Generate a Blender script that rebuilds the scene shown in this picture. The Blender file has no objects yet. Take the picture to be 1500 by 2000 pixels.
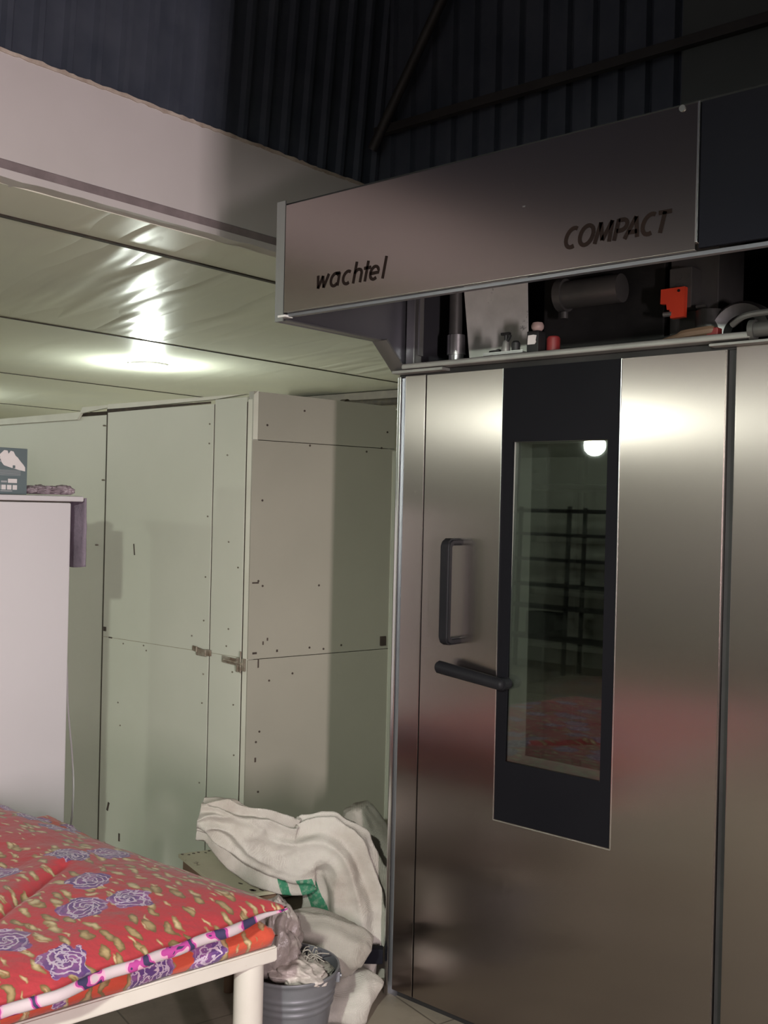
import bpy, bmesh, math, random
from mathutils import Vector, Matrix, noise
random.seed(7)
PI = math.pi
SC = bpy.context.scene
COL = SC.collection
V = Vector

# ------------------------------------------------------------------ camera
cam_d = bpy.data.cameras.new('camera'); cam = bpy.data.objects.new('camera', cam_d); COL.objects.link(cam)
yaw, pitch, roll = math.radians(40.83), math.radians(-0.206), math.radians(1.321)
r0 = V((math.cos(yaw), math.sin(yaw), 0))
fw = V((-math.sin(yaw)*math.cos(pitch), math.cos(yaw)*math.cos(pitch), math.sin(pitch)))
u0 = r0.cross(fw)
rr = math.cos(roll)*r0 + math.sin(roll)*u0
uu = -math.sin(roll)*r0 + math.cos(roll)*u0
cam.matrix_world = Matrix(((rr.x, uu.x, -fw.x, 0), (rr.y, uu.y, -fw.y, 0), (rr.z, uu.z, -fw.z, 1.6), (0, 0, 0, 1)))
cam_d.sensor_fit = 'VERTICAL'; cam_d.sensor_height = 24.0; cam_d.lens = 24.0*2023.2/2000.0
cam_d.clip_start = 0.05
SC.camera = cam

# ------------------------------------------------------------------ world, lights, exposure
w = bpy.data.worlds.new('world'); SC.world = w; w.use_nodes = True
w.node_tree.nodes['Background'].inputs[0].default_value = (0.80, 0.82, 0.90, 1)
w.node_tree.nodes['Background'].inputs[1].default_value = 0.22
SC.view_settings.view_transform = 'Standard'; SC.view_settings.look = 'None'
SC.view_settings.gamma = 1.0; SC.view_settings.use_curve_mapping = False
SC.view_settings.exposure = 0.0

def area(name, loc, target, sx, sy, power, col):
    d = bpy.data.lights.new(name, 'AREA'); d.shape = 'RECTANGLE'; d.size = sx; d.size_y = sy
    d.energy = power; d.color = col
    o = bpy.data.objects.new(name, d); COL.objects.link(o); o.location = loc
    o.rotation_euler = (V(target)-V(loc)).to_track_quat('-Z', 'Y').to_euler(); return o
# daylight through the doorway in the right-hand wall of the hall
area('doorway_daylight', (3.45, -1.20, 1.45), (-3.0, 2.4, 1.7), 0.17, 1.7, 285, (1.0, 0.84, 0.87))
# weak soft fill light added behind the camera, brightening quilts and fridge
area('rear_fill', (0.6, -3.9, 2.0), (-2.0, 2.5, 0.9), 2.2, 1.5, 14, (1.0, 0.90, 0.93))

# ------------------------------------------------------------------ materials
def new_mat(name):
    m = bpy.data.materials.new(name); m.use_nodes = True
    nt = m.node_tree; b = nt.nodes['Principled BSDF']; return m, nt, b
def N(nt, t, **kw):
    n = nt.nodes.new(t)
    for k, v in kw.items(): setattr(n, k, v)
    return n
def L(nt, a, b): nt.links.new(a, b)
def coords(nt, scale=(1, 1, 1), obj=True):
    tc = N(nt, 'ShaderNodeTexCoord'); mp = N(nt, 'ShaderNodeMapping')
    mp.inputs['Scale'].default_value = scale
    L(nt, tc.outputs['Object'], mp.inputs['Vector']); return mp.outputs['Vector']
def ramp(nt, fac, stops):
    r = N(nt, 'ShaderNodeValToRGB')
    while len(r.color_ramp.elements) < len(stops): r.color_ramp.elements.new(0.5)
    for e, (p, c) in zip(r.color_ramp.elements, stops):
        e.position = p; e.color = (c, c, c, 1) if isinstance(c, (int, float)) else (*c, 1)
    L(nt, fac, r.inputs[0]); return r.outputs[0]
def noise_tex(nt, vec, scale, detail=4, rough=0.55):
    n = N(nt, 'ShaderNodeTexNoise'); n.inputs['Scale'].default_value = scale
    n.inputs['Detail'].default_value = detail; n.inputs['Roughness'].default_value = rough
    L(nt, vec, n.inputs['Vector']); return n.outputs['Fac']
def mixc(nt, fac, a, b, mode='MIX'):
    m = N(nt, 'ShaderNodeMix', data_type='RGBA', blend_type=mode)
    for i, s in ((0, fac), (6, a), (7, b)):
        if isinstance(s, (int, float)): m.inputs[i].default_value = s
        elif isinstance(s, tuple): m.inputs[i].default_value = (*s, 1)
        else: L(nt, s, m.inputs[i])
    return m.outputs[2]
def mathn(nt, op, a, b=0.0, c=None):
    m = N(nt, 'ShaderNodeMath', operation=op)
    for i, s in enumerate((a, b) if c is None else (a, b, c)):
        if isinstance(s, (int, float)): m.inputs[i].default_value = s
        else: L(nt, s, m.inputs[i])
    return m.outputs[0]
def bump(nt, b, h, strength=0.2, dist=0.01):
    n = N(nt, 'ShaderNodeBump'); n.inputs['Strength'].default_value = strength; n.inputs['Distance'].default_value = dist
    L(nt, h, n.inputs['Height']); L(nt, n.outputs[0], b.inputs['Normal'])

def worn(name, col, col2, rough=0.5, metal=0.0, scale=3.0, bumpk=0.1, spec=0.5, dirt=None, dscale=25, stretch=(1, 1, 1), dthr=0.66):
    """plain surface with soft colour variation and small dirt marks"""
    m, nt, b = new_mat(name); v = coords(nt, stretch)
    c = mixc(nt, ramp(nt, noise_tex(nt, v, scale), [(0.35, 0.0), (0.7, 1.0)]), col, col2)
    if dirt:
        f = ramp(nt, noise_tex(nt, v, dscale, 6, 0.7), [(dthr, 0.0), (dthr+0.06, 1.0)])
        c = mixc(nt, f, c, dirt)
    L(nt, c, b.inputs['Base Color']); b.inputs['Roughness'].default_value = rough
    b.inputs['Metallic'].default_value = metal; b.inputs['Specular IOR Level'].default_value = spec
    if bumpk: bump(nt, b, noise_tex(nt, v, scale*14, 3), bumpk, 0.004)
    return m

def steel_mat(name, col, rough, aniso=0.75, vstretch=True, scr=0.06, smudge=0.05):
    m, nt, b = new_mat(name)
    v = coords(nt, (260, 260, 1.2) if vstretch else (1.2, 260, 260))
    g = noise_tex(nt, v, 1.0, 2)
    v2 = coords(nt); sm = noise_tex(nt, v2, 1.6, 2, 0.5)
    c = mixc(nt, g, tuple(x*(1-scr) for x in col), tuple(x*(1+scr) for x in col))
    c = mixc(nt, ramp(nt, sm, [(0.2, 0.0), (0.8, 1.0)]), c, tuple(x*0.90 for x in col))
    L(nt, c, b.inputs['Base Color']); b.inputs['Metallic'].default_value = 1.0
    r = mathn(nt, 'MULTIPLY_ADD', sm, smudge, rough-smudge*0.5); L(nt, r, b.inputs['Roughness'])
    b.inputs['Anisotropic'].default_value = aniso
    tg = N(nt, 'ShaderNodeTangent', direction_type='RADIAL', axis='Z'); L(nt, tg.outputs[0], b.inputs['Tangent'])
    b.inputs['Anisotropic Rotation'].default_value = ANISO_ROT
    return m
ANISO_ROT = 0.0

M = {}
M['steel'] = steel_mat('brushed_steel', (0.40, 0.358, 0.34), 0.22, 0.86, scr=0.03)
M['steel_dark'] = steel_mat('dull_steel', (0.36, 0.36, 0.36), 0.45, 0.3)
M['steel_edge'] = steel_mat('steel_edge', (0.80, 0.80, 0.80), 0.22, 0.2)
M['hood_inner'] = worn('hood_inner_steel', (0.23, 0.235, 0.27), (0.30, 0.30, 0.33), 0.38, 0.85, 2, 0.02)
M['black_panel'] = worn('black_enamel', (0.007, 0.007, 0.009), (0.009, 0.009, 0.011), 0.4, 0, 2, 0.0, spec=0.05)
M['navy_panel'] = worn('blue_black_panel', (0.009, 0.0095, 0.014), (0.012, 0.012, 0.016), 0.6, 0, 2, 0.0, spec=0.04)
M['rubber'] = worn('black_rubber', (0.012, 0.012, 0.013), (0.02, 0.02, 0.02), 0.55, 0, 8, 0.05)
M['handle'] = worn('black_plastic', (0.009, 0.009, 0.011), (0.013, 0.013, 0.015), 0.5, 0, 8, 0.05, spec=0.15)
M['letter'] = worn('brown_black_letter', (0.014, 0.009, 0.008), (0.020, 0.012, 0.010), 0.8, 0, 8, 0.0, spec=0.08)
M['dark_machine'] = worn('dark_machine', (0.010, 0.010, 0.010), (0.028, 0.027, 0.026), 0.6, 0.2, 5, 0.2)
M['grey_machine'] = worn('grey_machine', (0.09, 0.09, 0.085), (0.14, 0.135, 0.13), 0.45, 0.4, 5, 0.1)
M['galv'] = worn('galvanised_sheet', (0.60, 0.61, 0.56), (0.80, 0.81, 0.75), 0.55, 0.1, 7, 0.1, dirt=(0.10, 0.10, 0.09), dscale=9, dthr=0.60)
M['tin'] = worn('dull_tin', (0.45, 0.45, 0.45), (0.6, 0.6, 0.6), 0.3, 0.9, 8, 0.05)
M['alu'] = worn('dusty_aluminium', (0.30, 0.30, 0.285), (0.44, 0.43, 0.41), 0.42, 0.7, 6, 0.1, dirt=(0.15, 0.13, 0.11), dscale=18)
M['reveal'] = worn('pale_steel_reveal', (0.30, 0.29, 0.27), (0.36, 0.35, 0.32), 0.5, 0.3, 4, 0.0)
M['orange'] = worn('orange_plastic', (0.80, 0.075, 0.03), (0.72, 0.06, 0.025), 0.5, 0, 6, 0.02)
M['red'] = worn('dull_red', (0.22, 0.02, 0.02), (0.12, 0.012, 0.012), 0.5, 0, 6, 0.05)
M['pale_pink'] = worn('pale_pink_plastic', (0.50, 0.38, 0.34), (0.42, 0.31, 0.28), 0.45, 0, 6, 0.02)
M['white_plastic'] = worn('white_plastic', (0.72, 0.71, 0.68), (0.64, 0.63, 0.60), 0.35, 0, 4, 0.02)
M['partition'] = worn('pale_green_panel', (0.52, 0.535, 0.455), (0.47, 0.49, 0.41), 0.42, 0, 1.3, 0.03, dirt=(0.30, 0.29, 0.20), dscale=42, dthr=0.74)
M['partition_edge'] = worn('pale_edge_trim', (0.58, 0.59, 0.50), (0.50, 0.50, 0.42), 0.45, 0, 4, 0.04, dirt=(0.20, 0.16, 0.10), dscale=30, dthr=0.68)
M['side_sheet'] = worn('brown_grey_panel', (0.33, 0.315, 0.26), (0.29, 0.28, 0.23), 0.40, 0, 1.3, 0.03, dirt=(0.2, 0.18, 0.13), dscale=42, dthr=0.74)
M['gap'] = worn('dark_gap', (0.030, 0.024, 0.018), (0.06, 0.045, 0.03), 0.8, 0, 20, 0.2)
M['seam'] = worn('seam_line', (0.24, 0.23, 0.16), (0.34, 0.33, 0.25), 0.8, 0, 20, 0.0)
M['rust'] = worn('rusty_latch', (0.32, 0.30, 0.24), (0.13, 0.08, 0.05), 0.55, 0.3, 30, 0.3)
M['screw'] = worn('dull_screw', (0.12, 0.11, 0.08), (0.20, 0.18, 0.14), 0.7, 0, 30, 0.1)
M['mark'] = worn('dark_scuff', (0.035, 0.025, 0.02), (0.07, 0.05, 0.04), 0.7, 0, 30, 0.1)
M['fascia'] = worn('pinkish_white_panel', (0.56, 0.53, 0.515), (0.50, 0.475, 0.455), 0.55, 0, 1.5, 0.03, dirt=(0.36, 0.31, 0.27), dscale=16, dthr=0.72)
M['rough_edge'] = worn('torn_beige_edge', (0.50, 0.44, 0.37), (0.30, 0.24, 0.19), 0.8, 0, 14, 0.2)
M['fascia_ledge'] = worn('dusty_ledge', (0.24, 0.20, 0.20), (0.17, 0.14, 0.14), 0.6, 0, 12, 0.2)
M['fridge'] = worn('white_enamel', (0.52, 0.495, 0.51), (0.49, 0.465, 0.475), 0.38, 0, 1.2, 0.0)
M['concrete'] = worn('grey_wall', (0.22, 0.21, 0.20), (0.28, 0.27, 0.26), 0.8, 0, 2, 0.1)
M['hall_wall'] = worn('dim_hall_wall', (0.10, 0.10, 0.10), (0.14, 0.135, 0.13), 0.8, 0, 2, 0.1)
M['beige_wall'] = worn('beige_wall', (0.66, 0.62, 0.52), (0.60, 0.56, 0.47), 0.7, 0, 2, 0.05)
M['corrugated'] = worn('dark_blue_corrugated', (0.050, 0.060, 0.080), (0.072, 0.083, 0.105), 0.42, 0.2, 6, 0.05, dirt=(0.09, 0.09, 0.09), dscale=50, dthr=0.74)
M['dark_flat'] = worn('dark_green_grey_sheet', (0.060, 0.068, 0.068), (0.045, 0.052, 0.052), 0.6, 0, 2, 0.05)
M['purlin'] = worn('dark_purlin', (0.022, 0.020, 0.020), (0.035, 0.032, 0.030), 0.6, 0.2, 6, 0.1)
M['pipe'] = worn('brown_beam', (0.11, 0.09, 0.07), (0.16, 0.13, 0.10), 0.6, 0, 8, 0.2)
M['bench'] = worn('white_painted_steel', (0.60, 0.56, 0.51), (0.52, 0.48, 0.435), 0.4, 0, 4, 0.05, dirt=(0.35, 0.22, 0.12), dscale=14, dthr=0.70)
M['ply'] = worn('worn_painted_board', (0.42, 0.40, 0.29), (0.36, 0.33, 0.24), 0.6, 0, 6, 0.1, dirt=(0.07, 0.05, 0.03), dscale=14, dthr=0.62)
M['wood'] = worn('brown_wood', (0.13, 0.08, 0.05), (0.20, 0.13, 0.08), 0.6, 0, 6, 0.1)
M['box_slate'] = worn('slate_card', (0.105, 0.135, 0.145), (0.095, 0.122, 0.13), 0.55, 0, 4, 0.02)
M['print_white'] = worn('white_print', (0.62, 0.58, 0.57), (0.56, 0.52, 0.52), 0.55, 0, 8, 0.0)
M['print_grey'] = worn('grey_print', (0.33, 0.33, 0.34), (0.30, 0.30, 0.31), 0.55, 0, 8, 0.0)
M['bucket'] = worn('zinc_bucket', (0.20, 0.205, 0.23), (0.26, 0.265, 0.29), 0.40, 0.55, 8, 0.05)
M['cable'] = worn('grey_cable', (0.45, 0.45, 0.44), (0.5, 0.5, 0.5), 0.5, 0, 8, 0.0)

def plastic_bag(name, col, trans, rough):
    m, nt, b = new_mat(name); v = coords(nt)
    c = mixc(nt, ramp(nt, noise_tex(nt, v, 9, 5, 0.65), [(0.35, 0.0), (0.7, 1.0)]), col, tuple(x*0.6 for x in col))
    L(nt, c, b.inputs['Base Color']); b.inputs['Roughness'].default_value = rough
    b.inputs['Alpha'].default_value = trans
    bump(nt, b, noise_tex(nt, v, 38, 4, 0.6), 0.5, 0.01); return m
M['murky_bag'] = plastic_bag('murky_plastic', (0.30, 0.26, 0.24), 1.0, 0.35)
M['clear_bag'] = plastic_bag('pale_plastic', (0.60, 0.53, 0.49), 1.0, 0.35)
M['purple_bag'] = plastic_bag('purple_grey_plastic', (0.33, 0.26, 0.29), 1.0, 0.4)
M['purple_cloth'] = plastic_bag('purple_grey_cloth', (0.21, 0.17, 0.215), 1.0, 0.7)

def woven(name, col, dirtc, dsc=4.0):
    m, nt, b = new_mat(name); v = coords(nt)
    c = mixc(nt, ramp(nt, noise_tex(nt, v, dsc, 6, 0.65), [(0.42, 0.0), (0.72, 1.0)]), col, dirtc)
    wv = N(nt, 'ShaderNodeTexWave', bands_direction='X'); wv.inputs['Scale'].default_value = 120; L(nt, v, wv.inputs[0])
    wz = N(nt, 'ShaderNodeTexWave', bands_direction='Z'); wz.inputs['Scale'].default_value = 120; L(nt, v, wz.inputs[0])
    h = mathn(nt, 'MULTIPLY', wv.outputs['Fac'], wz.outputs['Fac'])
    c = mixc(nt, mathn(nt, 'MULTIPLY', h, 0.10), c, (0.9, 0.88, 0.82))
    L(nt, c, b.inputs['Base Color']); b.inputs['Roughness'].default_value = 0.62
    h2 = mathn(nt, 'ADD', mathn(nt, 'MULTIPLY', h, 0.15), noise_tex(nt, v, 13, 5, 0.6))
    bump(nt, b, h2, 0.45, 0.02); return m
M['sack'] = woven('woven_sack', (0.48, 0.46, 0.415), (0.33, 0.29, 0.245))
def banded():
    """white woven sack with two printed green stripes running down its body"""
    m = M['sack'].copy(); m.name = 'woven_sack_green_stripes'; nt = m.node_tree; b = nt.nodes['Principled BSDF']
    old = b.inputs['Base Color'].links[0].from_socket
    tc = N(nt, 'ShaderNodeTexCoord')
    def dot(vec):
        n = N(nt, 'ShaderNodeVectorMath', operation='DOT_PRODUCT'); L(nt, tc.outputs['Object'], n.inputs[0]); n.inputs[1].default_value = vec; return n.outputs['Value']
    u = dot((0.7566, 0.6539, 0)); z = dot((0, 0, 1)); d = dot((-0.6539, 0.7566, 0))
    wob = mathn(nt, 'MULTIPLY', noise_tex(nt, coords(nt), 9, 3), 0.03)
    q = mathn(nt, 'ADD', mathn(nt, 'MULTIPLY_ADD', z, 0.42, u), wob)
    def band(lo, hi): return mathn(nt, 'MULTIPLY', mathn(nt, 'GREATER_THAN', q, lo), mathn(nt, 'LESS_THAN', q, hi))
    k = mathn(nt, 'ADD', band(-0.155, -0.125), band(-0.090, -0.034))
    for c_ in (mathn(nt, 'LESS_THAN', z, 0.375), mathn(nt, 'LESS_THAN', d, 3.515)): k = mathn(nt, 'MULTIPLY', k, c_)
    k = mathn(nt, 'MULTIPLY', k, ramp(nt, noise_tex(nt, coords(nt), 60, 4), [(0.30, 0.55), (0.5, 1.0)]))
    L(nt, mixc(nt, k, old, (0.028, 0.19, 0.10)), b.inputs['Base Color']); return m
M['sack_band'] = banded()
M['sack_grey'] = woven('grey_woven_sack', (0.34, 0.32, 0.28), (0.25, 0.225, 0.19))
M['sack_green'] = woven('green_sack_print', (0.03, 0.20, 0.10), (0.025, 0.13, 0.07))

def floral(name, base, base2, rose=0.35):
    """red cotton printed with purple roses and khaki leaves"""
    m, nt, b = new_mat(name)
    tc = N(nt, 'ShaderNodeTexCoord'); mp = N(nt, 'ShaderNodeMapping'); mp.inputs['Scale'].default_value = (1, 1, 1.6)
    L(nt, tc.outputs['Object'], mp.inputs[0]); v = mp.outputs[0]
    nz = N(nt, 'ShaderNodeTexNoise'); nz.inputs['Scale'].default_value = 16; nz.inputs['Detail'].default_value = 3; L(nt, v, nz.inputs[0])
    va = N(nt, 'ShaderNodeVectorMath', operation='MULTIPLY_ADD'); L(nt, nz.outputs['Color'], va.inputs[0])
    va.inputs[1].default_value = (0.055, 0.055, 0.055); L(nt, v, va.inputs[2]); dv = va.outputs[0]
    def vor(vec, scale, rand=0.75):
        o = N(nt, 'ShaderNodeTexVoronoi', voronoi_dimensions='2D'); o.inputs['Scale'].default_value = scale
        o.inputs['Randomness'].default_value = rand; L(nt, vec, o.inputs['Vector']); return o
    # leaves: two stretched voronoi fields
    c = mixc(nt, noise_tex(nt, v, 5, 2), base, base2)
    for k, (sc, rot, st, col_a, col_b, lim) in enumerate((
            (13, 0.6, (1, 2.3, 1), (0.42, 0.30, 0.15), (0.17, 0.10, 0.04), 0.30),
            (12, 2.2, (1, 2.6, 1), (0.58, 0.45, 0.26), (0.26, 0.15, 0.06), 0.27),
            (15, 1.4, (1, 3.4, 1), (0.60, 0.42, 0.26), (0.34, 0.16, 0.07), 0.20))):
        mk = N(nt, 'ShaderNodeMapping'); mk.inputs['Rotation'].default_value = (0, 0, rot); mk.inputs['Scale'].default_value = st
        mk.inputs['Location'].default_value = (k*3.1, k*1.7, 0); L(nt, dv, mk.inputs[0])
        o = vor(mk.outputs[0], sc)
        sep = N(nt, 'ShaderNodeSeparateColor'); L(nt, o.outputs['Color'], sep.inputs[0])
        leafc = mixc(nt, ramp(nt, o.outputs['Distance'], [(lim*0.35, 0.0), (lim*0.95, 1.0)]), col_a, col_b)
        msk = mathn(nt, 'MULTIPLY', ramp(nt, o.outputs['Distance'], [(lim, 1.0), (lim+0.03, 0.0)]), mathn(nt, 'GREATER_THAN', sep.outputs[0], 0.56))
        c = mixc(nt, msk, c, leafc)
    # roses
    o = vor(dv, 6.2, 0.8)
    sep = N(nt, 'ShaderNodeSeparateColor'); L(nt, o.outputs['Color'], sep.inputs[0])
    on = mathn(nt, 'GREATER_THAN', sep.outputs[1], rose)
    dist = o.outputs['Distance']
    df = N(nt, 'ShaderNodeVectorMath', operation='SUBTRACT'); L(nt, dv, df.inputs[0]); L(nt, o.outputs['Position'], df.inputs[1])
    sx = N(nt, 'ShaderNodeSeparateXYZ'); L(nt, df.outputs[0], sx.inputs[0])
    ang_ = mathn(nt, 'ARCTAN2', sx.outputs[1], sx.outputs[0])
    nz2 = noise_tex(nt, v, 24, 3)
    ph = mathn(nt, 'ADD', mathn(nt, 'MULTIPLY_ADD', dist, 68.0, mathn(nt, 'MULTIPLY', nz2, 9.0)), mathn(nt, 'MULTIPLY', ang_, 3.0))
    ring = mathn(nt, 'SINE', ph)
    petal = mathn(nt, 'MULTIPLY_ADD', mathn(nt, 'SINE', mathn(nt, 'MULTIPLY_ADD', ang_, 5.0, mathn(nt, 'MULTIPLY', nz2, 6.0))), 0.035, dist)
    rosec = mixc(nt, ramp(nt, noise_tex(nt, v, 20, 2), [(0.4, 0.0), (0.6, 1.0)]), (0.11, 0.05, 0.19), (0.25, 0.09, 0.26))
    rosec = mixc(nt, mathn(nt, 'MULTIPLY', ramp(nt, ring, [(0.50, 0.0), (0.75, 1.0)]), ramp(nt, dist, [(0.25, 1.0), (0.33, 0.2)])), rosec, (0.55, 0.43, 0.52))
    rosec = mixc(nt, ramp(nt, mathn(nt, 'SINE', mathn(nt, 'MULTIPLY_ADD', ang_, 3.0, mathn(nt, 'MULTIPLY', nz2, 22.0))), [(0.80, 0.0), (0.92, 1.0)]), rosec, (0.50, 0.40, 0.52))
    msk = mathn(nt, 'MULTIPLY', ramp(nt, petal, [(0.33, 1.0), (0.35, 0.0)]), on)
    c = mixc(nt, msk, c, rosec)
    L(nt, c, b.inputs['Base Color']); b.inputs['Roughness'].default_value = 0.75
    b.inputs['Specular IOR Level'].default_value = 0.25
    b.inputs['Sheen Weight'].default_value = 0.15
    bump(nt, b, noise_tex(nt, v, 22, 3), 0.35, 0.02); return m
M['floral'] = floral('red_floral_cotton', (0.45, 0.046, 0.058), (0.40, 0.036, 0.046))
M['floral_low'] = floral('orange_floral_cotton', (0.52, 0.080, 0.036), (0.47, 0.052, 0.038), 0.02)
def ribbon_mat():
    m, nt, b = new_mat('magenta_white_piping'); v = coords(nt)
    wv = N(nt, 'ShaderNodeTexWave', bands_direction='DIAGONAL'); wv.inputs['Scale'].default_value = 5.5
    wv.inputs['Distortion'].default_value = 6; wv.inputs['Detail Scale'].default_value = 2.5; L(nt, v, wv.inputs[0])
    n = N(nt, 'ShaderNodeValToRGB'); cr = n.color_ramp; cr.interpolation = 'CONSTANT'
    for p, c in ((0.0, (0.04, 0.03, 0.09, 1)), (0.08, (0.42, 0.05, 0.26, 1)), (0.28, (0.66, 0.34, 0.48, 1)), (0.50, (0.52, 0.43, 0.46, 1))):
        e = cr.elements[0] if p == 0 else cr.elements.new(p)
        e.color = c
    cr.elements[-1].color = (0.62, 0.42, 0.48, 1)
    L(nt, wv.outputs['Fac'], n.inputs[0]); L(nt, n.outputs[0], b.inputs['Base Color']); b.inputs['Roughness'].default_value = 0.7
    return m
M['ribbon'] = ribbon_mat()

def ceiling_mat():
    m, nt, b = new_mat('glossy_ceiling_panel'); v = coords(nt)
    c = mixc(nt, ramp(nt, noise_tex(nt, v, 0.8, 4), [(0.35, 0.0), (0.7, 1.0)]), (0.68, 0.68, 0.57), (0.60, 0.61, 0.54))
    L(nt, c, b.inputs['Base Color']); b.inputs['Roughness'].default_value = 0.34; b.inputs['Specular IOR Level'].default_value = 0.32
    m0 = N(nt, 'ShaderNodeMapping'); m0.inputs['Rotation'].default_value = (0, 0, 0.26); L(nt, v, m0.inputs[0])
    mp = N(nt, 'ShaderNodeMapping'); mp.inputs['Scale'].default_value = (0.35, 2.4, 1); L(nt, m0.outputs[0], mp.inputs[0])
    sx = N(nt, 'ShaderNodeSeparateXYZ'); L(nt, v, sx.inputs[0])
    near = ramp(nt, mathn(nt, 'MULTIPLY_ADD', sx.outputs[0], 1.0, 5.5), [(0.10, 0.15), (0.16, 1.0)])
    w_ = noise_tex(nt, mp.outputs[0], 1.5, 2, 0.45)
    rdg = mathn(nt, 'ABSOLUTE', mathn(nt, 'SUBTRACT', w_, 0.5))
    h = mathn(nt, 'MULTIPLY', mathn(nt, 'ADD', w_, mathn(nt, 'MULTIPLY', rdg, 1.6)), near)
    h = mathn(nt, 'ADD', h, mathn(nt, 'MULTIPLY', noise_tex(nt, v, 0.7, 1), 0.5))
    bump(nt, b, h, 0.5, 0.05); return m
M['ceiling'] = ceiling_mat()
def floor_mat():
    m, nt, b = new_mat('beige_floor_tile')
    tc = N(nt, 'ShaderNodeTexCoord'); mp = N(nt, 'ShaderNodeMapping'); mp.inputs['Rotation'].default_value = (0, 0, 0.25)
    mp.inputs['Location'].default_value = (0.12, 0.0, 0)
    L(nt, tc.outputs['Object'], mp.inputs[0])
    br = N(nt, 'ShaderNodeTexBrick'); br.offset = 0.0; br.inputs['Scale'].default_value = 1.0
    br.inputs['Mortar Size'].default_value = 0.003; br.inputs['Brick Width'].default_value = 0.40; br.inputs['Row Height'].default_value = 0.40
    br.inputs['Color1'].default_value = (0.28, 0.245, 0.195, 1); br.inputs['Color2'].default_value = (0.265, 0.23, 0.18, 1); br.inputs['Mortar'].default_value = (0.12, 0.10, 0.08, 1)
    L(nt, mp.outputs[0], br.inputs[0])
    c = mixc(nt, ramp(nt, noise_tex(nt, mp.outputs[0], 5, 6, 0.65), [(0.4, 0.0), (0.75, 1.0)]), br.outputs[0], (0.16, 0.135, 0.11))
    L(nt, c, b.inputs['Base Color']); b.inputs['Roughness'].default_value = 0.5; return m
M['floor'] = floor_mat()
def emis(name, col, s):
    m, nt, b = new_mat(name); b.inputs['Base Color'].default_value = (*col, 1)
    b.inputs['Emission Color'].default_value = (*col, 1); b.inputs['Emission Strength'].default_value = s; return m
M['led'] = emis('lit_led_diffuser', (0.93, 0.97, 1.0), 30)
M['led_far'] = emis('lit_led_panel', (0.93, 1.0, 0.88), 230)
M['bulb'] = emis('lit_bulb', (0.93, 1.0, 0.86), 520)
M['fill_pane'] = emis('glowing_fill_pane', (1.0, 0.93, 0.95), 0.6)  # glow for the added pane behind the camera
def glass_mat():
    m = bpy.data.materials.new('tinted_oven_glass'); m.use_nodes = True; nt = m.node_tree; nt.nodes.clear()
    out = N(nt, 'ShaderNodeOutputMaterial'); mx = N(nt, 'ShaderNodeMixShader'); tr = N(nt, 'ShaderNodeBsdfTransparent'); gl = N(nt, 'ShaderNodeBsdfGlossy')
    fr = N(nt, 'ShaderNodeFresnel'); fr.inputs[0].default_value = 1.62
    tr.inputs[0].default_value = (0.74, 0.75, 0.74, 1); gl.inputs['Roughness'].default_value = 0.015; gl.inputs[0].default_value = (0.95, 1.0, 0.97, 1)
    L(nt, fr.outputs[0], mx.inputs[0]); L(nt, tr.outputs[0], mx.inputs[1]); L(nt, gl.outputs[0], mx.inputs[2]); L(nt, mx.outputs[0], out.inputs[0]); return m
M['glass'] = glass_mat()

# ------------------------------------------------------------------ mesh helpers
def link(name, me, mat, parent=None):
    o = bpy.data.objects.new(name, me); COL.objects.link(o)
    if mat is not None: me.materials.append(M[mat] if isinstance(mat, str) else mat)
    if parent is not None:
        o.parent = parent; o.matrix_parent_inverse = parent.matrix_world.inverted()
    return o
def fin(name, bm, mat, parent=None, smooth=False, angle=35):
    bmesh.ops.recalc_face_normals(bm, faces=bm.faces)
    me = bpy.data.meshes.new(name); bm.to_mesh(me); bm.free()
    if smooth:
        me.polygons.foreach_set('use_smooth', [True]*len(me.polygons)); me.set_sharp_from_angle(angle=math.radians(angle))
    o = link(name, me, mat, parent)
    if smooth and angle <= 60:
        wn = o.modifiers.new('weighted', 'WEIGHTED_NORMAL'); wn.keep_sharp = True; wn.weight = 80
    return o
def thing(name, label, cat, loc=(0, 0, 0), group=None):
    o = bpy.data.objects.new(name, None); COL.objects.link(o); o.location = loc; o.empty_display_size = 0.1
    o['label'] = label; o['category'] = cat
    if group: o['group'] = group
    bpy.context.view_layer.update(); return o
def tag(o, label, cat, group=None):
    o['label'] = label; o['category'] = cat
    if group: o['group'] = group
    return o
def struct(o): o['kind'] = 'structure'; return o
def bx(bm, x0, x1, y0, y1, z0, z1, bev=0.0, seg=2):
    t = bmesh.new(); bmesh.ops.create_cube(t, size=1)
    for v in t.verts: v.co = V(((x0+x1)/2+v.co.x*(x1-x0), (y0+y1)/2+v.co.y*(y1-y0), (z0+z1)/2+v.co.z*(z1-z0)))
    if bev: bmesh.ops.bevel(t, geom=t.edges[:], offset=bev, segments=seg, affect='EDGES', profile=0.5)
    merge(bm, t)
def merge(bm, t, mat=None):
    me = bpy.data.meshes.new('t'); t.to_mesh(me); t.free()
    if mat is not None: me.transform(mat)
    bm.from_mesh(me); bpy.data.meshes.remove(me)
def box(name, mat, a, b, parent=None, bev=0.0):
    bm = bmesh.new(); bx(bm, a[0], b[0], a[1], b[1], a[2], b[2], bev); return fin(name, bm, mat, parent, smooth=bev > 0)
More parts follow.
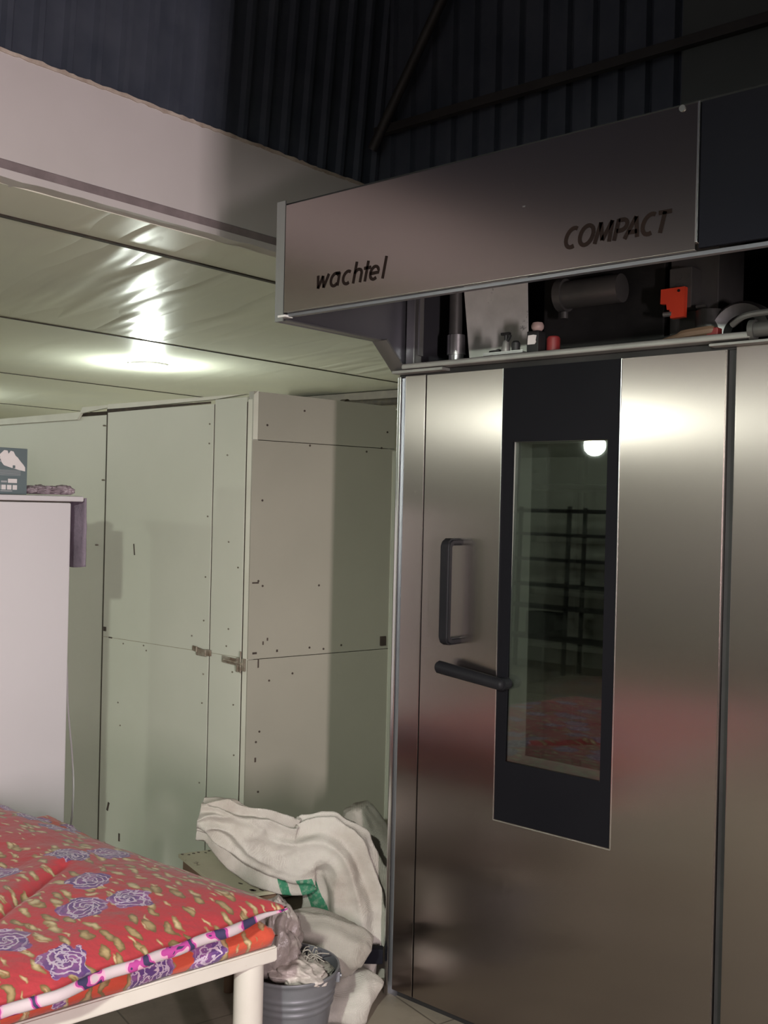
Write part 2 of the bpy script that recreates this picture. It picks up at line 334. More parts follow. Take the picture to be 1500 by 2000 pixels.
def obox(bm, c, size, rot, bev=0.0):
    """box centred at c, of given size, turned by a 3x3 or z angle"""
    t = bmesh.new(); bmesh.ops.create_cube(t, size=1)
    for v in t.verts: v.co = V((v.co.x*size[0], v.co.y*size[1], v.co.z*size[2]))
    if bev: bmesh.ops.bevel(t, geom=t.edges[:], offset=bev, segments=2, affect='EDGES', profile=0.5)
    R = Matrix.Rotation(rot, 4, 'Z') if isinstance(rot, (int, float)) else rot.to_4x4()
    merge(bm, t, Matrix.Translation(V(c)) @ R)
def prism(bm, pts, axis, a, b, holes=None):
    """polygon pts (2D) extruded along an axis from a to b"""
    def P(p, h):
        return {'x': V((h, p[0], p[1])), 'y': V((p[0], h, p[1])), 'z': V((p[0], p[1], h))}[axis]
    va = [bm.verts.new(P(p, a)) for p in pts]; vb = [bm.verts.new(P(p, b)) for p in pts]
    n = len(pts); bm.faces.new(va); bm.faces.new(vb[::-1])
    for i in range(n): bm.faces.new((va[i], vb[i], vb[(i+1) % n], va[(i+1) % n]))
def cyl(bm, p, q, r, r2=None, seg=20, caps=True):
    p, q = V(p), V(q); d = q-p; L_ = d.length
    t = bmesh.new(); bmesh.ops.create_cone(t, cap_ends=caps, segments=seg, radius1=r, radius2=r if r2 is None else r2, depth=L_)
    merge(bm, t, Matrix.Translation((p+q)/2) @ d.to_track_quat('Z', 'Y').to_matrix().to_4x4())
def tube(bm, pts, r, seg=8, closed=False):
    pts = [V(p) for p in pts]; rings = []; n = len(pts); up = V((0.13, 0.2, 1)).normalized()
    for i, p in enumerate(pts):
        d = (pts[min(i+1, n-1)]-pts[max(i-1, 0)]).normalized()
        a = d.cross(up); a = a.normalized() if a.length > 1e-4 else V((1, 0, 0)); b = d.cross(a).normalized()
        ri = r[i] if isinstance(r, (list, tuple)) else r
        rings.append([bm.verts.new(p+ri*(math.cos(t)*a+math.sin(t)*b)) for t in [2*PI*k/seg for k in range(seg)]])
    for i in range(n-1):
        for k in range(seg): bm.faces.new((rings[i][k], rings[i][(k+1) % seg], rings[i+1][(k+1) % seg], rings[i+1][k]))
    bm.faces.new(rings[0]); bm.faces.new(rings[-1][::-1])
def lathe(bm, prof, c, seg=40):
    rings = []
    for (r, z) in prof:
        rings.append([bm.verts.new((c[0]+r*math.cos(2*PI*k/seg), c[1]+r*math.sin(2*PI*k/seg), c[2]+z)) for k in range(seg)])
    for i in range(len(prof)-1):
        for k in range(seg): bm.faces.new((rings[i][k], rings[i][(k+1) % seg], rings[i+1][(k+1) % seg], rings[i+1][k]))
    return rings
def catmull(pts, n=6):
    pts = [V(p) for p in pts]; out = []
    P = [pts[0]]+pts+[pts[-1]]
    for i in range(1, len(P)-2):
        for k in range(n):
            t = k/n; a, b, c, d = P[i-1], P[i], P[i+1], P[i+2]
            out.append(0.5*((2*b)+(c-a)*t+(2*a-5*b+4*c-d)*t*t+(3*b-a-3*c+d)*t**3))
    out.append(pts[-1]); return out

# ================================================================== THE SETTING
FX = -3.06            # plane of the fascia / left hall wall
ZC = 2.613            # ceiling of the inner room
BY = 3.46             # back wall of the hall
o = struct(box('floor', 'floor', (-14.0, -8.6, -0.10), (3.7, 7.0, 0.0)))
# inner room ceiling: four long panels divided by dark joints
bm = bmesh.new(); xs = [-3.462, -5.372, -7.724, -10.2, -14.0]
for a, b in zip(xs[:-1], xs[1:]): bx(bm, b+0.006, a-0.006, -8.6, 6.9, ZC, ZC+0.06)
struct(fin('ceiling', bm, 'ceiling'))
bm = bmesh.new()
for x, wd in zip(xs[:-1], (0.020, 0.016, 0.016, 0.016)): bx(bm, x-wd, x+wd*0.2, -8.6, 6.9, ZC-0.004, ZC+0.03)
struct(fin('trim_1', bm, 'gap'))
bm = bmesh.new(); bx(bm, -3.45, FX-0.06, -8.6, 6.9, ZC, ZC+0.05)
bx(bm, FX-0.062, -1.5, 3.47, 6.9, ZC, ZC+0.05); struct(fin('trim_2', bm, 'ceiling'))
# fascia face, the dusty ledge along it and the lip under the ledge
bm = bmesh.new(); NY = 150
def wav(y, s): return 0.006*noise.noise(V((y*3.1, s, 0)))
prev = None
for i in range(NY+1):
    y = -4.6+(3.46+4.6)*i/NY
    zt = 3.018+wav(y, 1)*1.2+0.004*noise.noise(V((y*21, 3, 0)))
    row = [bm.verts.new(c) for c in ((FX-0.06, y, zt), (FX, y, zt-0.004), (FX, y, 2.672), (FX-0.07, y, 2.672))]
    if prev:
        for k in range(3): bm.faces.new((prev[k], row[k], row[k+1], prev[k+1]))
    prev = row
struct(fin('wall_left', bm, 'fascia', smooth=True, angle=30))
bm = bmesh.new(); prev = None
for i in range(500):
    y = -4.6+8.04*i/499; zt = 3.012+wav(y, 1)*1.2+0.004*noise.noise(V((y*21, 3, 0)))+0.004*noise.noise(V((y*60, 8, 0))); zb = 3.004+wav(y, 1)*1.2+0.006*noise.noise(V((y*34, 5, 0)))
    row = [bm.verts.new(c) for c in ((FX-0.02, y, zt+0.004), (FX+0.005, y, zt+0.004), (FX+0.004, y, zb), (FX-0.001, y, zb))]
    if prev:
        for k in range(3): bm.faces.new((prev[k], row[k], row[k+1], prev[k+1]))
    prev = row
struct(fin('trim_7', bm, 'rough_edge'))
bm = bmesh.new(); bx(bm, FX-0.065, FX+0.004, -4.6, 3.45, 2.640, 2.671, 0.003); struct(fin('trim_3', bm, 'fascia_ledge', smooth=True))
bm = bmesh.new(); prev = None
for i in range(NY+1):
    y = -4.6+(3.45+4.6)*i/NY; zb = ZC+0.002+0.005*noise.noise(V((y*9, 7, 0)))
    row = [bm.verts.new(c) for c in ((FX-0.06, y, 2.640), (FX+0.006, y, 2.640), (FX+0.006, y, zb), (FX-0.075, y, zb+0.001))]
    if prev:
        for k in range(3): bm.faces.new((prev[k], row[k], row[k+1], prev[k+1]))
    prev = row
struct(fin('trim_4', bm, 'fascia', smooth=True, angle=30))

def corrugated(n, y0, z0, z1, pos, wpeak=0.020, depth=0.024, base=0.036):
    """rib profile along t (0..n*0.11); pos(t, d, z) gives the point"""
    prof = []
    for i in range(n):
        s = y0+i*0.11
        prof += [(s, 0), (s+0.004, depth*0.25), (s+0.008, 0), (s+0.11-base, 0), (s+0.11-base+0.008, depth), (s+0.11-0.008, depth), (s+0.11, 0)]
    bm = bmesh.new(); prev = None
    for t, d in prof:
        a, b = bm.verts.new(pos(t, d, z0)), bm.verts.new(pos(t, d, z1))
        if prev: bm.faces.new((prev[0], a, b, prev[1]))
        prev = (a, b)
    return bm
lean = 0.085
struct(fin('wall_upper_left', corrugated(74, -4.68, 2.99, 5.2, lambda t, d, z: V((FX-0.035+d+(z-2.99)*lean, t, z))), 'corrugated'))
struct(fin('wall_back', corrugated(38, -3.3, 2.60, 5.2, lambda t, d, z: V((t, BY-d, z))), 'corrugated'))
struct(box('wall_back_low', 'concrete', (-1.5, BY, 0), (3.7, BY+0.10, 2.6)))
struct(box('fascia_shadow_blocker', 'hall_wall', (0.0, 0.77, 1.93), (0.12, 3.40, 5.2)))  # unseen blocker added to cast the vertical shadow edge on the fascia
struct(box('wall_back_panel', 'dark_flat', (-1.615, BY-0.05, 2.0), (0.88, BY-0.02, 5.2)))
bm = bmesh.new(); bx(bm, -3.03, 0.88, BY-0.085, BY-0.052, 3.225, 3.262, 0.003); struct(fin('trim_5', bm, 'purlin', smooth=True))
bm = bmesh.new(); cyl(bm, (-3.02, BY-0.10, 3.16), (-2.55, BY-0.10, 3.85), 0.022); struct(fin('trim_6', bm, 'purlin', smooth=True))
struct(box('wall_inner_back', 'beige_wall', (-14.0, 6.9, 0), (-1.4, 7.0, ZC+0.06)))
struct(box('wall_inner_left', 'partition', (-14.1, -8.6, 0), (-14.0, 7.0, ZC+0.06)))
struct(box('wall_inner_side', 'concrete', (FX-0.06, -6.2, 0), (FX, -4.6, ZC)))
struct(box('wall_inner_front', 'partition', (-14.0, -6.3, 0), (FX, -6.2, ZC)))
struct(box('wall_inner_right', 'beige_wall', (-1.5, 3.56, 0), (-1.4, 6.9, ZC+0.06)))
# hall walls behind and beside the camera, each with its opening
bm = bmesh.new()
bx(bm, FX, -0.6, -4.7, -4.6, 0, 5.2); bx(bm, 1.8, 3.7, -4.7, -4.6, 0, 5.2); bx(bm, -0.6, 1.8, -4.7, -4.6, 0, 1.2); bx(bm, -0.6, 1.8, -4.7, -4.6, 2.8, 5.2)
struct(fin('wall_front', bm, 'hall_wall'))
struct(box('rear_fill_pane', 'fill_pane', (-0.6, -4.68, 1.2), (1.8, -4.66, 2.8)))  # glowing pane added to go with the rear fill light
bm = bmesh.new()
bx(bm, 3.7, 3.8, -4.7, -1.65, 0, 5.2); bx(bm, 3.7, 3.8, -0.75, 3.5, 0, 5.2); bx(bm, 3.7, 3.8, -1.65, -0.75, 2.4, 5.2)
struct(fin('wall_right', bm, 'hall_wall'))
struct(box('ceiling_hall', 'hall_wall', (-3.2, -4.7, 5.2), (3.8, 3.6, 5.3)))
# brown beam along the back of the inner room, seen above the booth
b_ = thing('ceiling_beam', 'dark brown horizontal beam under the white ceiling, between booth top and oven', 'beam', (-6.0, 6.75, 2.45))
bm = bmesh.new(); bx(bm, -7.0, -3.0, 6.70, 6.88, 2.52, 2.608, 0.004); fin('beam_rail', bm, 'pipe', b_, True)
bm = bmesh.new(); cyl(bm, (-6.2, 6.62, 2.50), (-3.0, 6.62, 2.50), 0.030); cyl(bm, (-6.23, 6.62, 2.50), (-6.17, 6.62, 2.50), 0.045); fin('pipe', bm, 'gap', b_, True)
bm = bmesh.new(); bx(bm, -6.9, -6.3, 6.55, 6.70, 2.50, 2.54, 0.003); fin('bracket', bm, 'pipe', b_)

# ------------------------------------------------------------------ lamps
def downlight(x, y, lab, mat, r):
    t = thing('ceiling_light', lab, 'light', (x, y, ZC), 'round lights in the inner ceiling')
    bm = bmesh.new(); lathe(bm, [(r*1.12, 0.0), (r*1.10, -0.012), (r, -0.016), (r*0.98, -0.004)], (x, y, ZC-0.001), 40); fin('rim', bm, 'white_plastic', t, True)
    bm = bmesh.new(); rg = lathe(bm, [(r*0.98, -0.008), (r*0.9, -0.022), (r*0.6, -0.034), (r*0.2, -0.040), (0.001, -0.041)], (x, y, ZC-0.001), 40)
    fin('diffuser', bm, mat, t, True)
downlight(-6.25, 4.57, 'glowing round white downlight in the pale ceiling above the booth', 'led', 0.125)
t = thing('globe_lamp', 'lit globe lamp under the inner ceiling behind the camera, mirrored in the oven doors', 'light', (-5.05, -3.7, ZC))
bm = bmesh.new(); t2 = bmesh.new(); bmesh.ops.create_uvsphere(t2, u_segments=32, v_segments=16, radius=0.10); merge(bm, t2, Matrix.Translation((-5.05, -3.7, ZC-0.13))); fin('globe', bm, 'led_far', t, True, 180)
bm = bmesh.new(); cyl(bm, (-5.05, -3.7, ZC-0.035), (-5.05, -3.7, ZC-0.001), 0.06); fin('ceiling_base', bm, 'white_plastic', t, True)
downlight(-6.25, 0.60, 'round light in the inner ceiling left of the picture, in front of the booth', 'led', 0.125)
downlight(-9.80, 4.40, 'unseen round light added deep behind the booth to brighten the inner ceiling', 'led', 0.125)  # added out of view to lift the inner ceiling's brightness
downlight(-9.80, 0.60, 'unseen round light added far left of the picture to brighten the inner ceiling', 'led', 0.125)  # second out-of-view light added for the dark ceiling
def lamp_glow(loc, power, col, rad=0.06):
    d = bpy.data.lights.new('lamp_glow', 'POINT'); d.energy = power; d.color = col; d.shadow_soft_size = rad
    o = bpy.data.objects.new('lamp_glow', d); COL.objects.link(o); o.location = loc; return o
for x, y, p_ in ((-6.25, 4.57, 62), (-6.25, 0.60, 16), (-9.8, 4.4, 130), (-9.8, 0.6, 60)):
    lamp_glow((x, y, ZC-0.13), p_, (0.92, 1.0, 0.90))
BX, BYY, BZ = -0.12, -0.76, 2.25
t = thing('storage_rack', 'dark metal shelf rack behind the camera, mirrored in the oven glass', 'shelf', (-6.1, -5.4, 0))
bm = bmesh.new()
for x_ in (-7.1, -6.2, -5.2):
    for y_ in (-5.58, -5.22): bx(bm, x_-0.02, x_+0.02, y_-0.02, y_+0.02, 0, 1.95)
fin('frame', bm, 'dark_machine', t)
for z_ in (1.90, 1.62, 1.32, 1.02, 0.76, 0.40):
    bm = bmesh.new(); bx(bm, -7.1, -5.2, -5.6, -5.2, z_-0.02, z_+0.015, 0.002); fin('shelf_board', bm, 'dark_machine', t)
tag(box('crate', 'dark_machine', (-6.75, -5.5, 0.416), (-6.35, -5.25, 0.70)), 'dark crate on the bottom shelf of the rack behind the camera', 'crate')
t = thing('pendant_lamp', 'lamp hanging above the camera, its shade added to keep light off the fascia', 'light', (BX, BYY, BZ))
bm = bmesh.new(); lathe(bm, [(0.001, -0.055), (0.035, -0.045), (0.048, -0.01), (0.042, 0.025), (0.02, 0.055), (0.018, 0.07)], (BX, BYY, BZ+0.10), 24); fin('bulb', bm, 'led', t, True)
bm = bmesh.new(); lathe(bm, [(0.17, -0.005), (0.172, -0.001), (0.10, 0.19), (0.03, 0.22), (0.03, 0.215), (0.095, 0.185)], (BX, BYY, BZ), 40); fin('shade', bm, 'rubber', t, True)  # shade added to cut this lamp's light off the fascia
bm = bmesh.new(); cyl(bm, (BX, BYY, BZ+0.17), (BX, BYY, BZ+0.24), 0.022); fin('socket', bm, 'rubber', t, True)
bm = bmesh.new(); cyl(bm, (BX, BYY, BZ+0.23), (BX, BYY, 5.2), 0.004, seg=8); fin('cord', bm, 'rubber', t, True)
lamp_glow((BX, BYY, BZ), 385, (0.94, 1.0, 0.88), 0.045)

# ================================================================== THE OVEN
YO = 2.595
ov = thing('rack_oven', 'tall brushed steel bakery rack oven with dark glass door and overhanging hood', 'oven', (-1.4, 3.0, 0))
bm = bmesh.new()
bx(bm, -2.196, -2.186, 2.61, 3.36, 0, 2.030); bx(bm, -0.36, -0.35, 2.61, 3.36, 0, 2.03); bx(bm, -2.196, -0.35, 3.35, 3.36, 0, 2.03); bx(bm, -2.186, -0.36, 2.66, 3.35, 2.015, 2.03)
bx(bm, -2.186, -2.09, 2.66, 3.35, 0.0, 2.015); bx(bm, -1.05, -0.36, 2.66, 3.35, 0.0, 2.015)
fin('carcass', bm, 'steel_dark', ov)
bm = bmesh.new(); bx(bm, -2.200, -2.184, YO+0.004, YO+0.05, 0.0, 2.034, 0.004); fin('corner_edge', bm, 'steel_edge', ov, True)
bm = bmesh.new(); bx(bm, -2.184, -2.163, YO+0.022, YO+0.05, 0.0, 2.034); fin('corner_groove', bm, 'hood_inner', ov)
bm = bmesh.new(); bx(bm, -2.163, -2.078, YO, YO+0.05, 0.03, 2.033, 0.003); fin('front_post', bm, 'steel', ov, True)
bm = bmesh.new(); bx(bm, -1.062, -0.35, YO, YO+0.05, 0.03, 2.040, 0.003); fin('fixed_panel', bm, 'steel', ov, True)
bm = bmesh.new(); bx(bm, -1.084, -1.060, YO+0.012, YO+0.06, 0.0, 2.036); fin('door_gasket', bm, 'rubber', ov)
bm = bmesh.new(); bx(bm, -2.186, -0.35, YO+0.03, YO+0.07, 0.0, 0.035); fin('plinth', bm, 'rubber', ov)
bm = bmesh.new(); X0, X1, W0, W1, WB, DT = -2.075, -1.086, -1.779, -1.386, 0.667, 2.030
prism(bm, [(X0, 0.03), (X1, 0.03), (X1, DT), (W1, DT), (W1, WB), (W0, WB), (W0, DT), (X0, DT)], 'y', YO, YO+0.05)
bmesh.ops.bevel(bm, geom=[e for e in bm.edges if abs(e.verts[0].co.y-YO) < 1e-5 and abs(e.verts[1].co.y-YO) < 1e-5], offset=0.003, segments=2, affect='EDGES')
door = fin('oven_door', bm, 'steel', ov, True)
G0, G1, GB, GT = -1.742, -1.424, 0.849, 1.808
bm = bmesh.new()
for q in ((W0, G0, WB, DT), (G1, W1, WB, DT), (G0, G1, WB, GB), (G0, G1, GT, DT)): bx(bm, q[0], q[1], YO+0.002, YO+0.014, q[2], q[3])
fin('window_surround', bm, 'black_panel', door)
bm = bmesh.new(); bx(bm, W0-0.0015, W0+0.0005, YO-0.001, YO+0.006, WB, DT); bx(bm, W0, W1, YO-0.001, YO+0.006, WB-0.0015, WB+0.0005); bx(bm, W1-0.0005, W1+0.0015, YO-0.001, YO+0.006, WB, DT)
fin('window_edging', bm, 'steel_edge', door)
bm = bmesh.new(); prism(bm, [(YO+0.005, GB), (YO+0.009, GB), (YO+0.026, GT), (YO+0.022, GT)], 'x', G0, G1); fin('glass_pane', bm, 'glass', door)
bm = bmesh.new(); y0, y1 = YO+0.014, YO+0.115
bx(bm, G0-0.004, G0, y0, y1, GB-0.004, GT); bx(bm, G1, G1+0.004, y0, y1, GB-0.004, GT); bx(bm, G0, G1, y0, y1, GB-0.006, GB); bx(bm, G0, G1, y0, y1, GT, GT+0.004)
fin('window_reveal', bm, 'reveal', door)
bm = bmesh.new(); bx(bm, G0, G1, y1-0.004, y1, GB, GT); fin('inner_pane', bm, 'glass', door)
bm = bmesh.new()   # D-shaped pull handle
pr = [(YO, 1.512), (YO-0.052, 1.512), (YO-0.068, 1.503), (YO-0.074, 1.488), (YO-0.074, 1.207), (YO-0.068, 1.192), (YO-0.052, 1.184), (YO, 1.184)]
inn = [(YO, 1.490), (YO-0.044, 1.490), (YO-0.050, 1.484), (YO-0.050, 1.212), (YO-0.044, 1.206), (YO, 1.206)]
for xx in (0,):
    ring_o, ring_i = pr, inn
    xa, xb = -1.950, -1.914
    def mk(p, x): return bm.verts.new((x, p[0], p[1]))
    oa = [mk(p, xa) for p in pr]; ob = [mk(p, xb) for p in pr]
    pin = [inn[0], inn[1], inn[1], inn[2], inn[3], inn[4], inn[4], inn[5]]
    ia = [mk(p, xa) for p in inn]; ib = [mk(p, xb) for p in inn]
    mp_ = [0, 1, 1, 2, 3, 4, 4, 5]
    for k in range(7):
        bm.faces.new((oa[k], oa[k+1], ob[k+1], ob[k]))
        for A, B in ((oa, ia), (ob, ib)):
            vs = [A[k], A[k+1], B[mp_[k+1]]] + ([B[mp_[k]]] if mp_[k] != mp_[k+1] else [])
            bm.faces.new(vs)
    for k in range(5): bm.faces.new((ia[k], ia[k+1], ib[k+1], ib[k]))
bmesh.ops.recalc_face_normals(bm, faces=bm.faces)
bmesh.ops.bevel(bm, geom=[e for e in bm.edges if not e.is_boundary and e.calc_face_angle(0) > 1.2], offset=0.006, segments=3, affect='EDGES')
fin('door_handle', bm, 'handle', door, True, 50)
bm = bmesh.new()   # long latch lever pointing back to the left
a, b2 = V((-1.742, YO-0.030, 1.084)), V((-1.960, YO-0.050, 1.113))
tube(bm, [a+V((0.012, 0, -0.001)), a+V((0.008, 0, -0.001)), a, a*0.5+b2*0.5, b2, b2+V((-0.006, 0, 0)), b2+V((-0.011, 0, 0))], [0.006, 0.014, 0.018, 0.019, 0.020, 0.015, 0.006], 16)
cyl(bm, a+V((0, 0.001, 0)), (a.x, YO+0.004, a.z), 0.018, seg=24)
fin('latch_lever', bm, 'handle', door, True, 60)
# the ledge rail under the machine bay
bm = bmesh.new(); bx(bm, -2.150, -1.010, 2.556, 2.602, 2.048, 2.066, 0.005); fin('ledge_rail', bm, 'alu', ov, True)
bm = bmesh.new(); cyl(bm, (-1.012, 2.575, 2.070), (-0.40, 2.575, 2.070), 0.019); cyl(bm, (-1.018, 2.575, 2.070), (-1.004, 2.575, 2.070), 0.026); tube(bm, catmull([(-1.06, 2.56, 2.085), (-1.03, 2.55, 2.10), (-1.0, 2.55, 2.106), (-0.95, 2.55, 2.107)], 5), 0.008)
fin('rail_coupling', bm, 'grey_machine', ov, True)
bm = bmesh.new(); bx(bm, -1.12, -0.40, 2.560, 2.60, 2.036, 2.043, 0.001); fin('ledge_strip', bm, 'alu', ov, True)
bm = bmesh.new(); bx(bm, -2.19, -1.985, 2.558, 2.60, 2.037, 2.046, 0.001); fin('ledge_strip', bm, 'alu', ov, True)
bm = bmesh.new(); bx(bm, -2.19, -0.36, 2.60, 3.36, 2.030, 2.052); fin('top_plate', bm, 'dark_machine', ov)
# ---- hood
hd = ov
SY = 2.048
bm = bmesh.new(); bx(bm, -2.167, -0.931, SY, SY+0.012, 2.152, 2.461, 0.002); sign = fin('sign_panel', bm, 'steel', hd, True)
bm = bmesh.new(); bx(bm, -0.9305, -0.9255, SY-0.004, SY+0.014, 2.168, 2.461, 0.001); fin('bright_edge', bm, 'steel_edge', hd, True)
bm = bmesh.new(); bx(bm, -0.925, -0.35, SY+0.002, SY+0.014, 2.156, 2.461, 0.002); fin('black_front_panel', bm, 'navy_panel', hd, True)
bm = bmesh.new(); bx(bm, -2.165, -0.35, SY+0.013, SY+0.030, 2.143, 2.152, 0.001); fin('bottom_lip', bm, 'hood_inner', hd, True)
side = [(SY+0.006, 2.130), (2.477, 2.132), (2.580, 2.040), (3.35, 2.040), (3.35, 2.475), (SY+0.006, 2.475)]
bm = bmesh.new(); prism(bm, side, 'x', -2.205, -2.196); fin('hood_side', bm, 'hood_inner', hd)
bm = bmesh.new(); prism(bm, [(-0.36, 2.13), (-0.35, 2.13), (-0.35, 2.475), (-0.36, 2.475)], 'y', SY+0.02, 3.35); fin('hood_side', bm, 'hood_inner', hd)
bm = bmesh.new()   # folded flange running round the open underside
bx(bm, -2.2055, -2.171, SY+0.002, SY+0.006, 2.130, 2.475)
bx(bm, -2.204, -2.168, SY+0.014, 2.477, 2.132, 2.136)
prism(bm, [(2.474, 2.132), (2.580, 2.040), (2.584, 2.044), (2.480, 2.136)], 'x', -2.204, -2.145)
fin('flange', bm, 'steel_dark', hd)
bm = bmesh.new(); bx(bm, -2.19, -2.160, SY-0.001, SY+0.03, 2.141, 2.147); fin('corner_clip', bm, 'white_plastic', hd)
bm = bmesh.new(); bx(bm, -2.196, -0.36, SY+0.02, 3.35, 2.463, 2.472); fin('hood_lid', bm, 'dark_machine', hd)
bm = bmesh.new(); bx(bm, -2.196, -0.36, 3.32, 3.35, 2.052, 2.463); fin('bay_back_wall', bm, 'dark_machine', hd)
bm = bmesh.new(); cyl(bm, (-0.966, SY-0.003, 2.455), (-0.966, SY+0.002, 2.455), 0.007, seg=12); fin('screw', bm, 'tin', hd, True)
# raised lettering drawn as strokes on the sign panel
def strokes(segs, wd):
    bm = bmesh.new()
    for pl in segs:
        n = len(pl); lft, rgt = [], []
        for i, p in enumerate(pl):
            a = V(pl[max(i-1, 0)]); b = V(pl[min(i+1, n-1)]); d = (b-a).normalized(); nn = V((-d.y, d.x)); h = wd/2
            lft.append(V(p)+nn*h); rgt.append(V(p)-nn*h)
        poly = []
        va = [(bm.verts.new((q.x, 0, q.y)), bm.verts.new((q.x, -1, q.y))) for q in lft]
        vb = [(bm.verts.new((q.x, 0, q.y)), bm.verts.new((q.x, -1, q.y))) for q in rgt]
        for i in range(n-1):
            bm.faces.new((va[i][1], va[i+1][1], vb[i+1][1], vb[i][1])); bm.faces.new((va[i][0], vb[i][0], vb[i+1][0], va[i+1][0]))
            bm.faces.new((va[i][0], va[i+1][0], va[i+1][1], va[i][1])); bm.faces.new((vb[i][0], vb[i][1], vb[i+1][1], vb[i+1][0]))
        for k in (0, n-1): bm.faces.new((va[k][0], va[k][1], vb[k][1], vb[k][0]))
    return bm
def arc(cx, cy, rx, ry, a0, a1, n=14):
    return [(cx+rx*math.cos(math.radians(a0+(a1-a0)*k/n)), cy+ry*math.sin(math.radians(a0+(a1-a0)*k/n))) for k in range(n+1)]
# glyphs on a unit grid: x-height 1.0, ascender 1.6; each returns strokes and an advance
LW = {
 'w': ([[(0.02, 1), (0.20, 0.06)], [(0.20, 0.06), (0.45, 0.92)], [(0.45, 0.92), (0.66, 0.06)], [(0.66, 0.06), (0.92, 1)]], 1.12),
 'a': ([arc(0.38, 0.5, 0.31, 0.44, 40, 320), [(0.70, 0.97), (0.69, 0.04)], [(0.38, 0.94), (0.72, 0.93)]], 0.98),
 'c': ([arc(0.42, 0.5, 0.33, 0.44, 55, 305)], 0.88),
 'h': ([[(0.10, 0.0), (0.10, 1.50)], arc(0.37, 0.62, 0.27, 0.32, 170, 0)+[(0.64, 0.0)]], 0.80),
 't': ([[(0.22, 0.0), (0.22, 1.42)], [(-0.02, 0.93), (0.52, 0.93)]], 0.50),
 'e': ([arc(0.36, 0.5, 0.31, 0.44, -50, -360)+[(0.06, 0.48)]], 0.98),
 'l': ([[(0.10, 0.0), (0.10, 1.52)]], 0.20)}
UP = {
 'C': ([arc(0.42, 0.5, 0.34, 0.46, 62, 298)], 0.74),
 'O': ([arc(0.42, 0.5, 0.34, 0.46, 0, 360, 24)], 0.90),
 'M': ([[(0.06, 0.0), (0.14, 1.0)], [(0.14, 1.0), (0.42, 0.12)], [(0.42, 0.12), (0.72, 1.0)], [(0.72, 1.0), (0.80, 0.0)]], 0.97),
 'P': ([[(0.08, 0.0), (0.08, 1.0)], [(0.08, 0.94), (0.30, 0.94)]+arc(0.30, 0.69, 0.26, 0.25, 90, -90, 10)+[(0.10, 0.44)]], 0.60),
 'A': ([[(0.0, 0.0), (0.34, 0.98)], [(0.34, 0.98), (0.62, 0.0)], [(0.12, 0.28), (0.56, 0.28)]], 0.70),
 'T': ([[(0.28, 0.0), (0.28, 0.97)], [(-0.02, 0.94), (0.60, 0.94)]], 0.6)}
def word(txt, glyphs, x0, x1, z0, h, shear, wd, name):
    segs = []; pen = 0
    for ch in txt:
        st, adv = glyphs[ch]
        for pl in st: segs.append([(pen+p[0], p[1]) for p in pl])
        pen += adv
    sx = (x1-x0)/pen
    segs = [[(x0+p[0]*sx+p[1]*h*shear, z0+p[1]*h) for p in pl] for pl in segs]
    bm = strokes(segs, wd)
    for v in bm.verts: v.co.y = SY+0.0005+v.co.y*0.0014
    return fin(name, bm, 'letter', sign)
word('wachtel', LW, -2.040, -1.789, 2.203, 0.038, 0.22, 0.0085, 'word_wachtel')
word('COMPACT', UP, -1.250, -0.995, 2.200, 0.046, 0.25, 0.0095, 'word_compact')
bm = bmesh.new(); bx(bm, -1.36, -1.352, SY-0.0012, SY+0.001, 2.315, 2.318); fin('scratch', bm, 'steel_edge', sign)

# ---- machinery visible in the bay under the hood (parts of the oven)
mb = ov
bm = bmesh.new(); bx(bm, -2.185, -2.150, 2.62, 2.66, 2.052, 2.46, 0.002); bx(bm, -2.135, -2.128, 2.62, 2.64, 2.10, 2.46); fin('upright_strut', bm, 'steel_dark', mb)
bm = bmesh.new(); cyl(bm, (-2.088, 2.76, 2.150), (-2.088, 2.76, 2.460), 0.022); fin('flue_pipe', bm, 'grey_machine', mb, True)
bm = bmesh.new(); cyl(bm, (-2.082, 2.76, 2.052), (-2.082, 2.76, 2.115), 0.026); cyl(bm, (-2.082, 2.76, 2.115), (-2.082, 2.76, 2.180), 0.032); fin('flue_collar', bm, 'tin', mb, True)
bm = bmesh.new()   # leaning galvanised sheet
prism(bm, [(-2.012, 2.052), (-1.79, 2.052), (-1.806, 2.44), (-2.060, 2.44)], 'y', 2.745, 2.751); fin('galvanised_sheet', bm, 'galv', mb)
bm = bmesh.new(); bx(bm, -1.775, -1.36, 2.80, 3.30, 2.052, 2.43, 0.01); fin('burner_housing', bm, 'dark_machine', mb, True)
bm = bmesh.new(); cyl(bm, (-1.66, 2.745, 2.262), (-1.47, 2.745, 2.262), 0.042, seg=28); cyl(bm, (-1.68, 2.745, 2.262), (-1.655, 2.745, 2.262), 0.050, seg=28); cyl(bm, (-1.66, 2.74, 2.21), (-1.66, 2.74, 2.19), 0.012); fin('blower_motor', bm, 'grey_machine', mb, True)
bm = bmesh.new(); bx(bm, -1.345, -1.20, 2.80, 2.98, 2.052, 2.42, 0.004); fin('duct_box', bm, 'grey_machine', mb, True)
bm = bmesh.new(); bx(bm, -1.318, -1.250, 2.735, 2.80, 2.18, 2.295, 0.004); cyl(bm, (-1.29, 2.733, 2.27), (-1.29, 2.74, 2.27), 0.010); cyl(bm, (-1.265, 2.733, 2.27), (-1.265, 2.74, 2.27), 0.008); cyl(bm, (-1.285, 2.733, 2.24), (-1.285, 2.74, 2.24), 0.012); fin('junction_box', bm, 'grey_machine', mb, True)
bm = bmesh.new()
prism(bm, [(-1.333, 2.235), (-1.262, 2.236), (-1.263, 2.152), (-1.303, 2.151), (-1.306, 2.176), (-1.314, 2.176), (-1.316, 2.192), (-1.334, 2.194)], 'y', 2.716, 2.735)
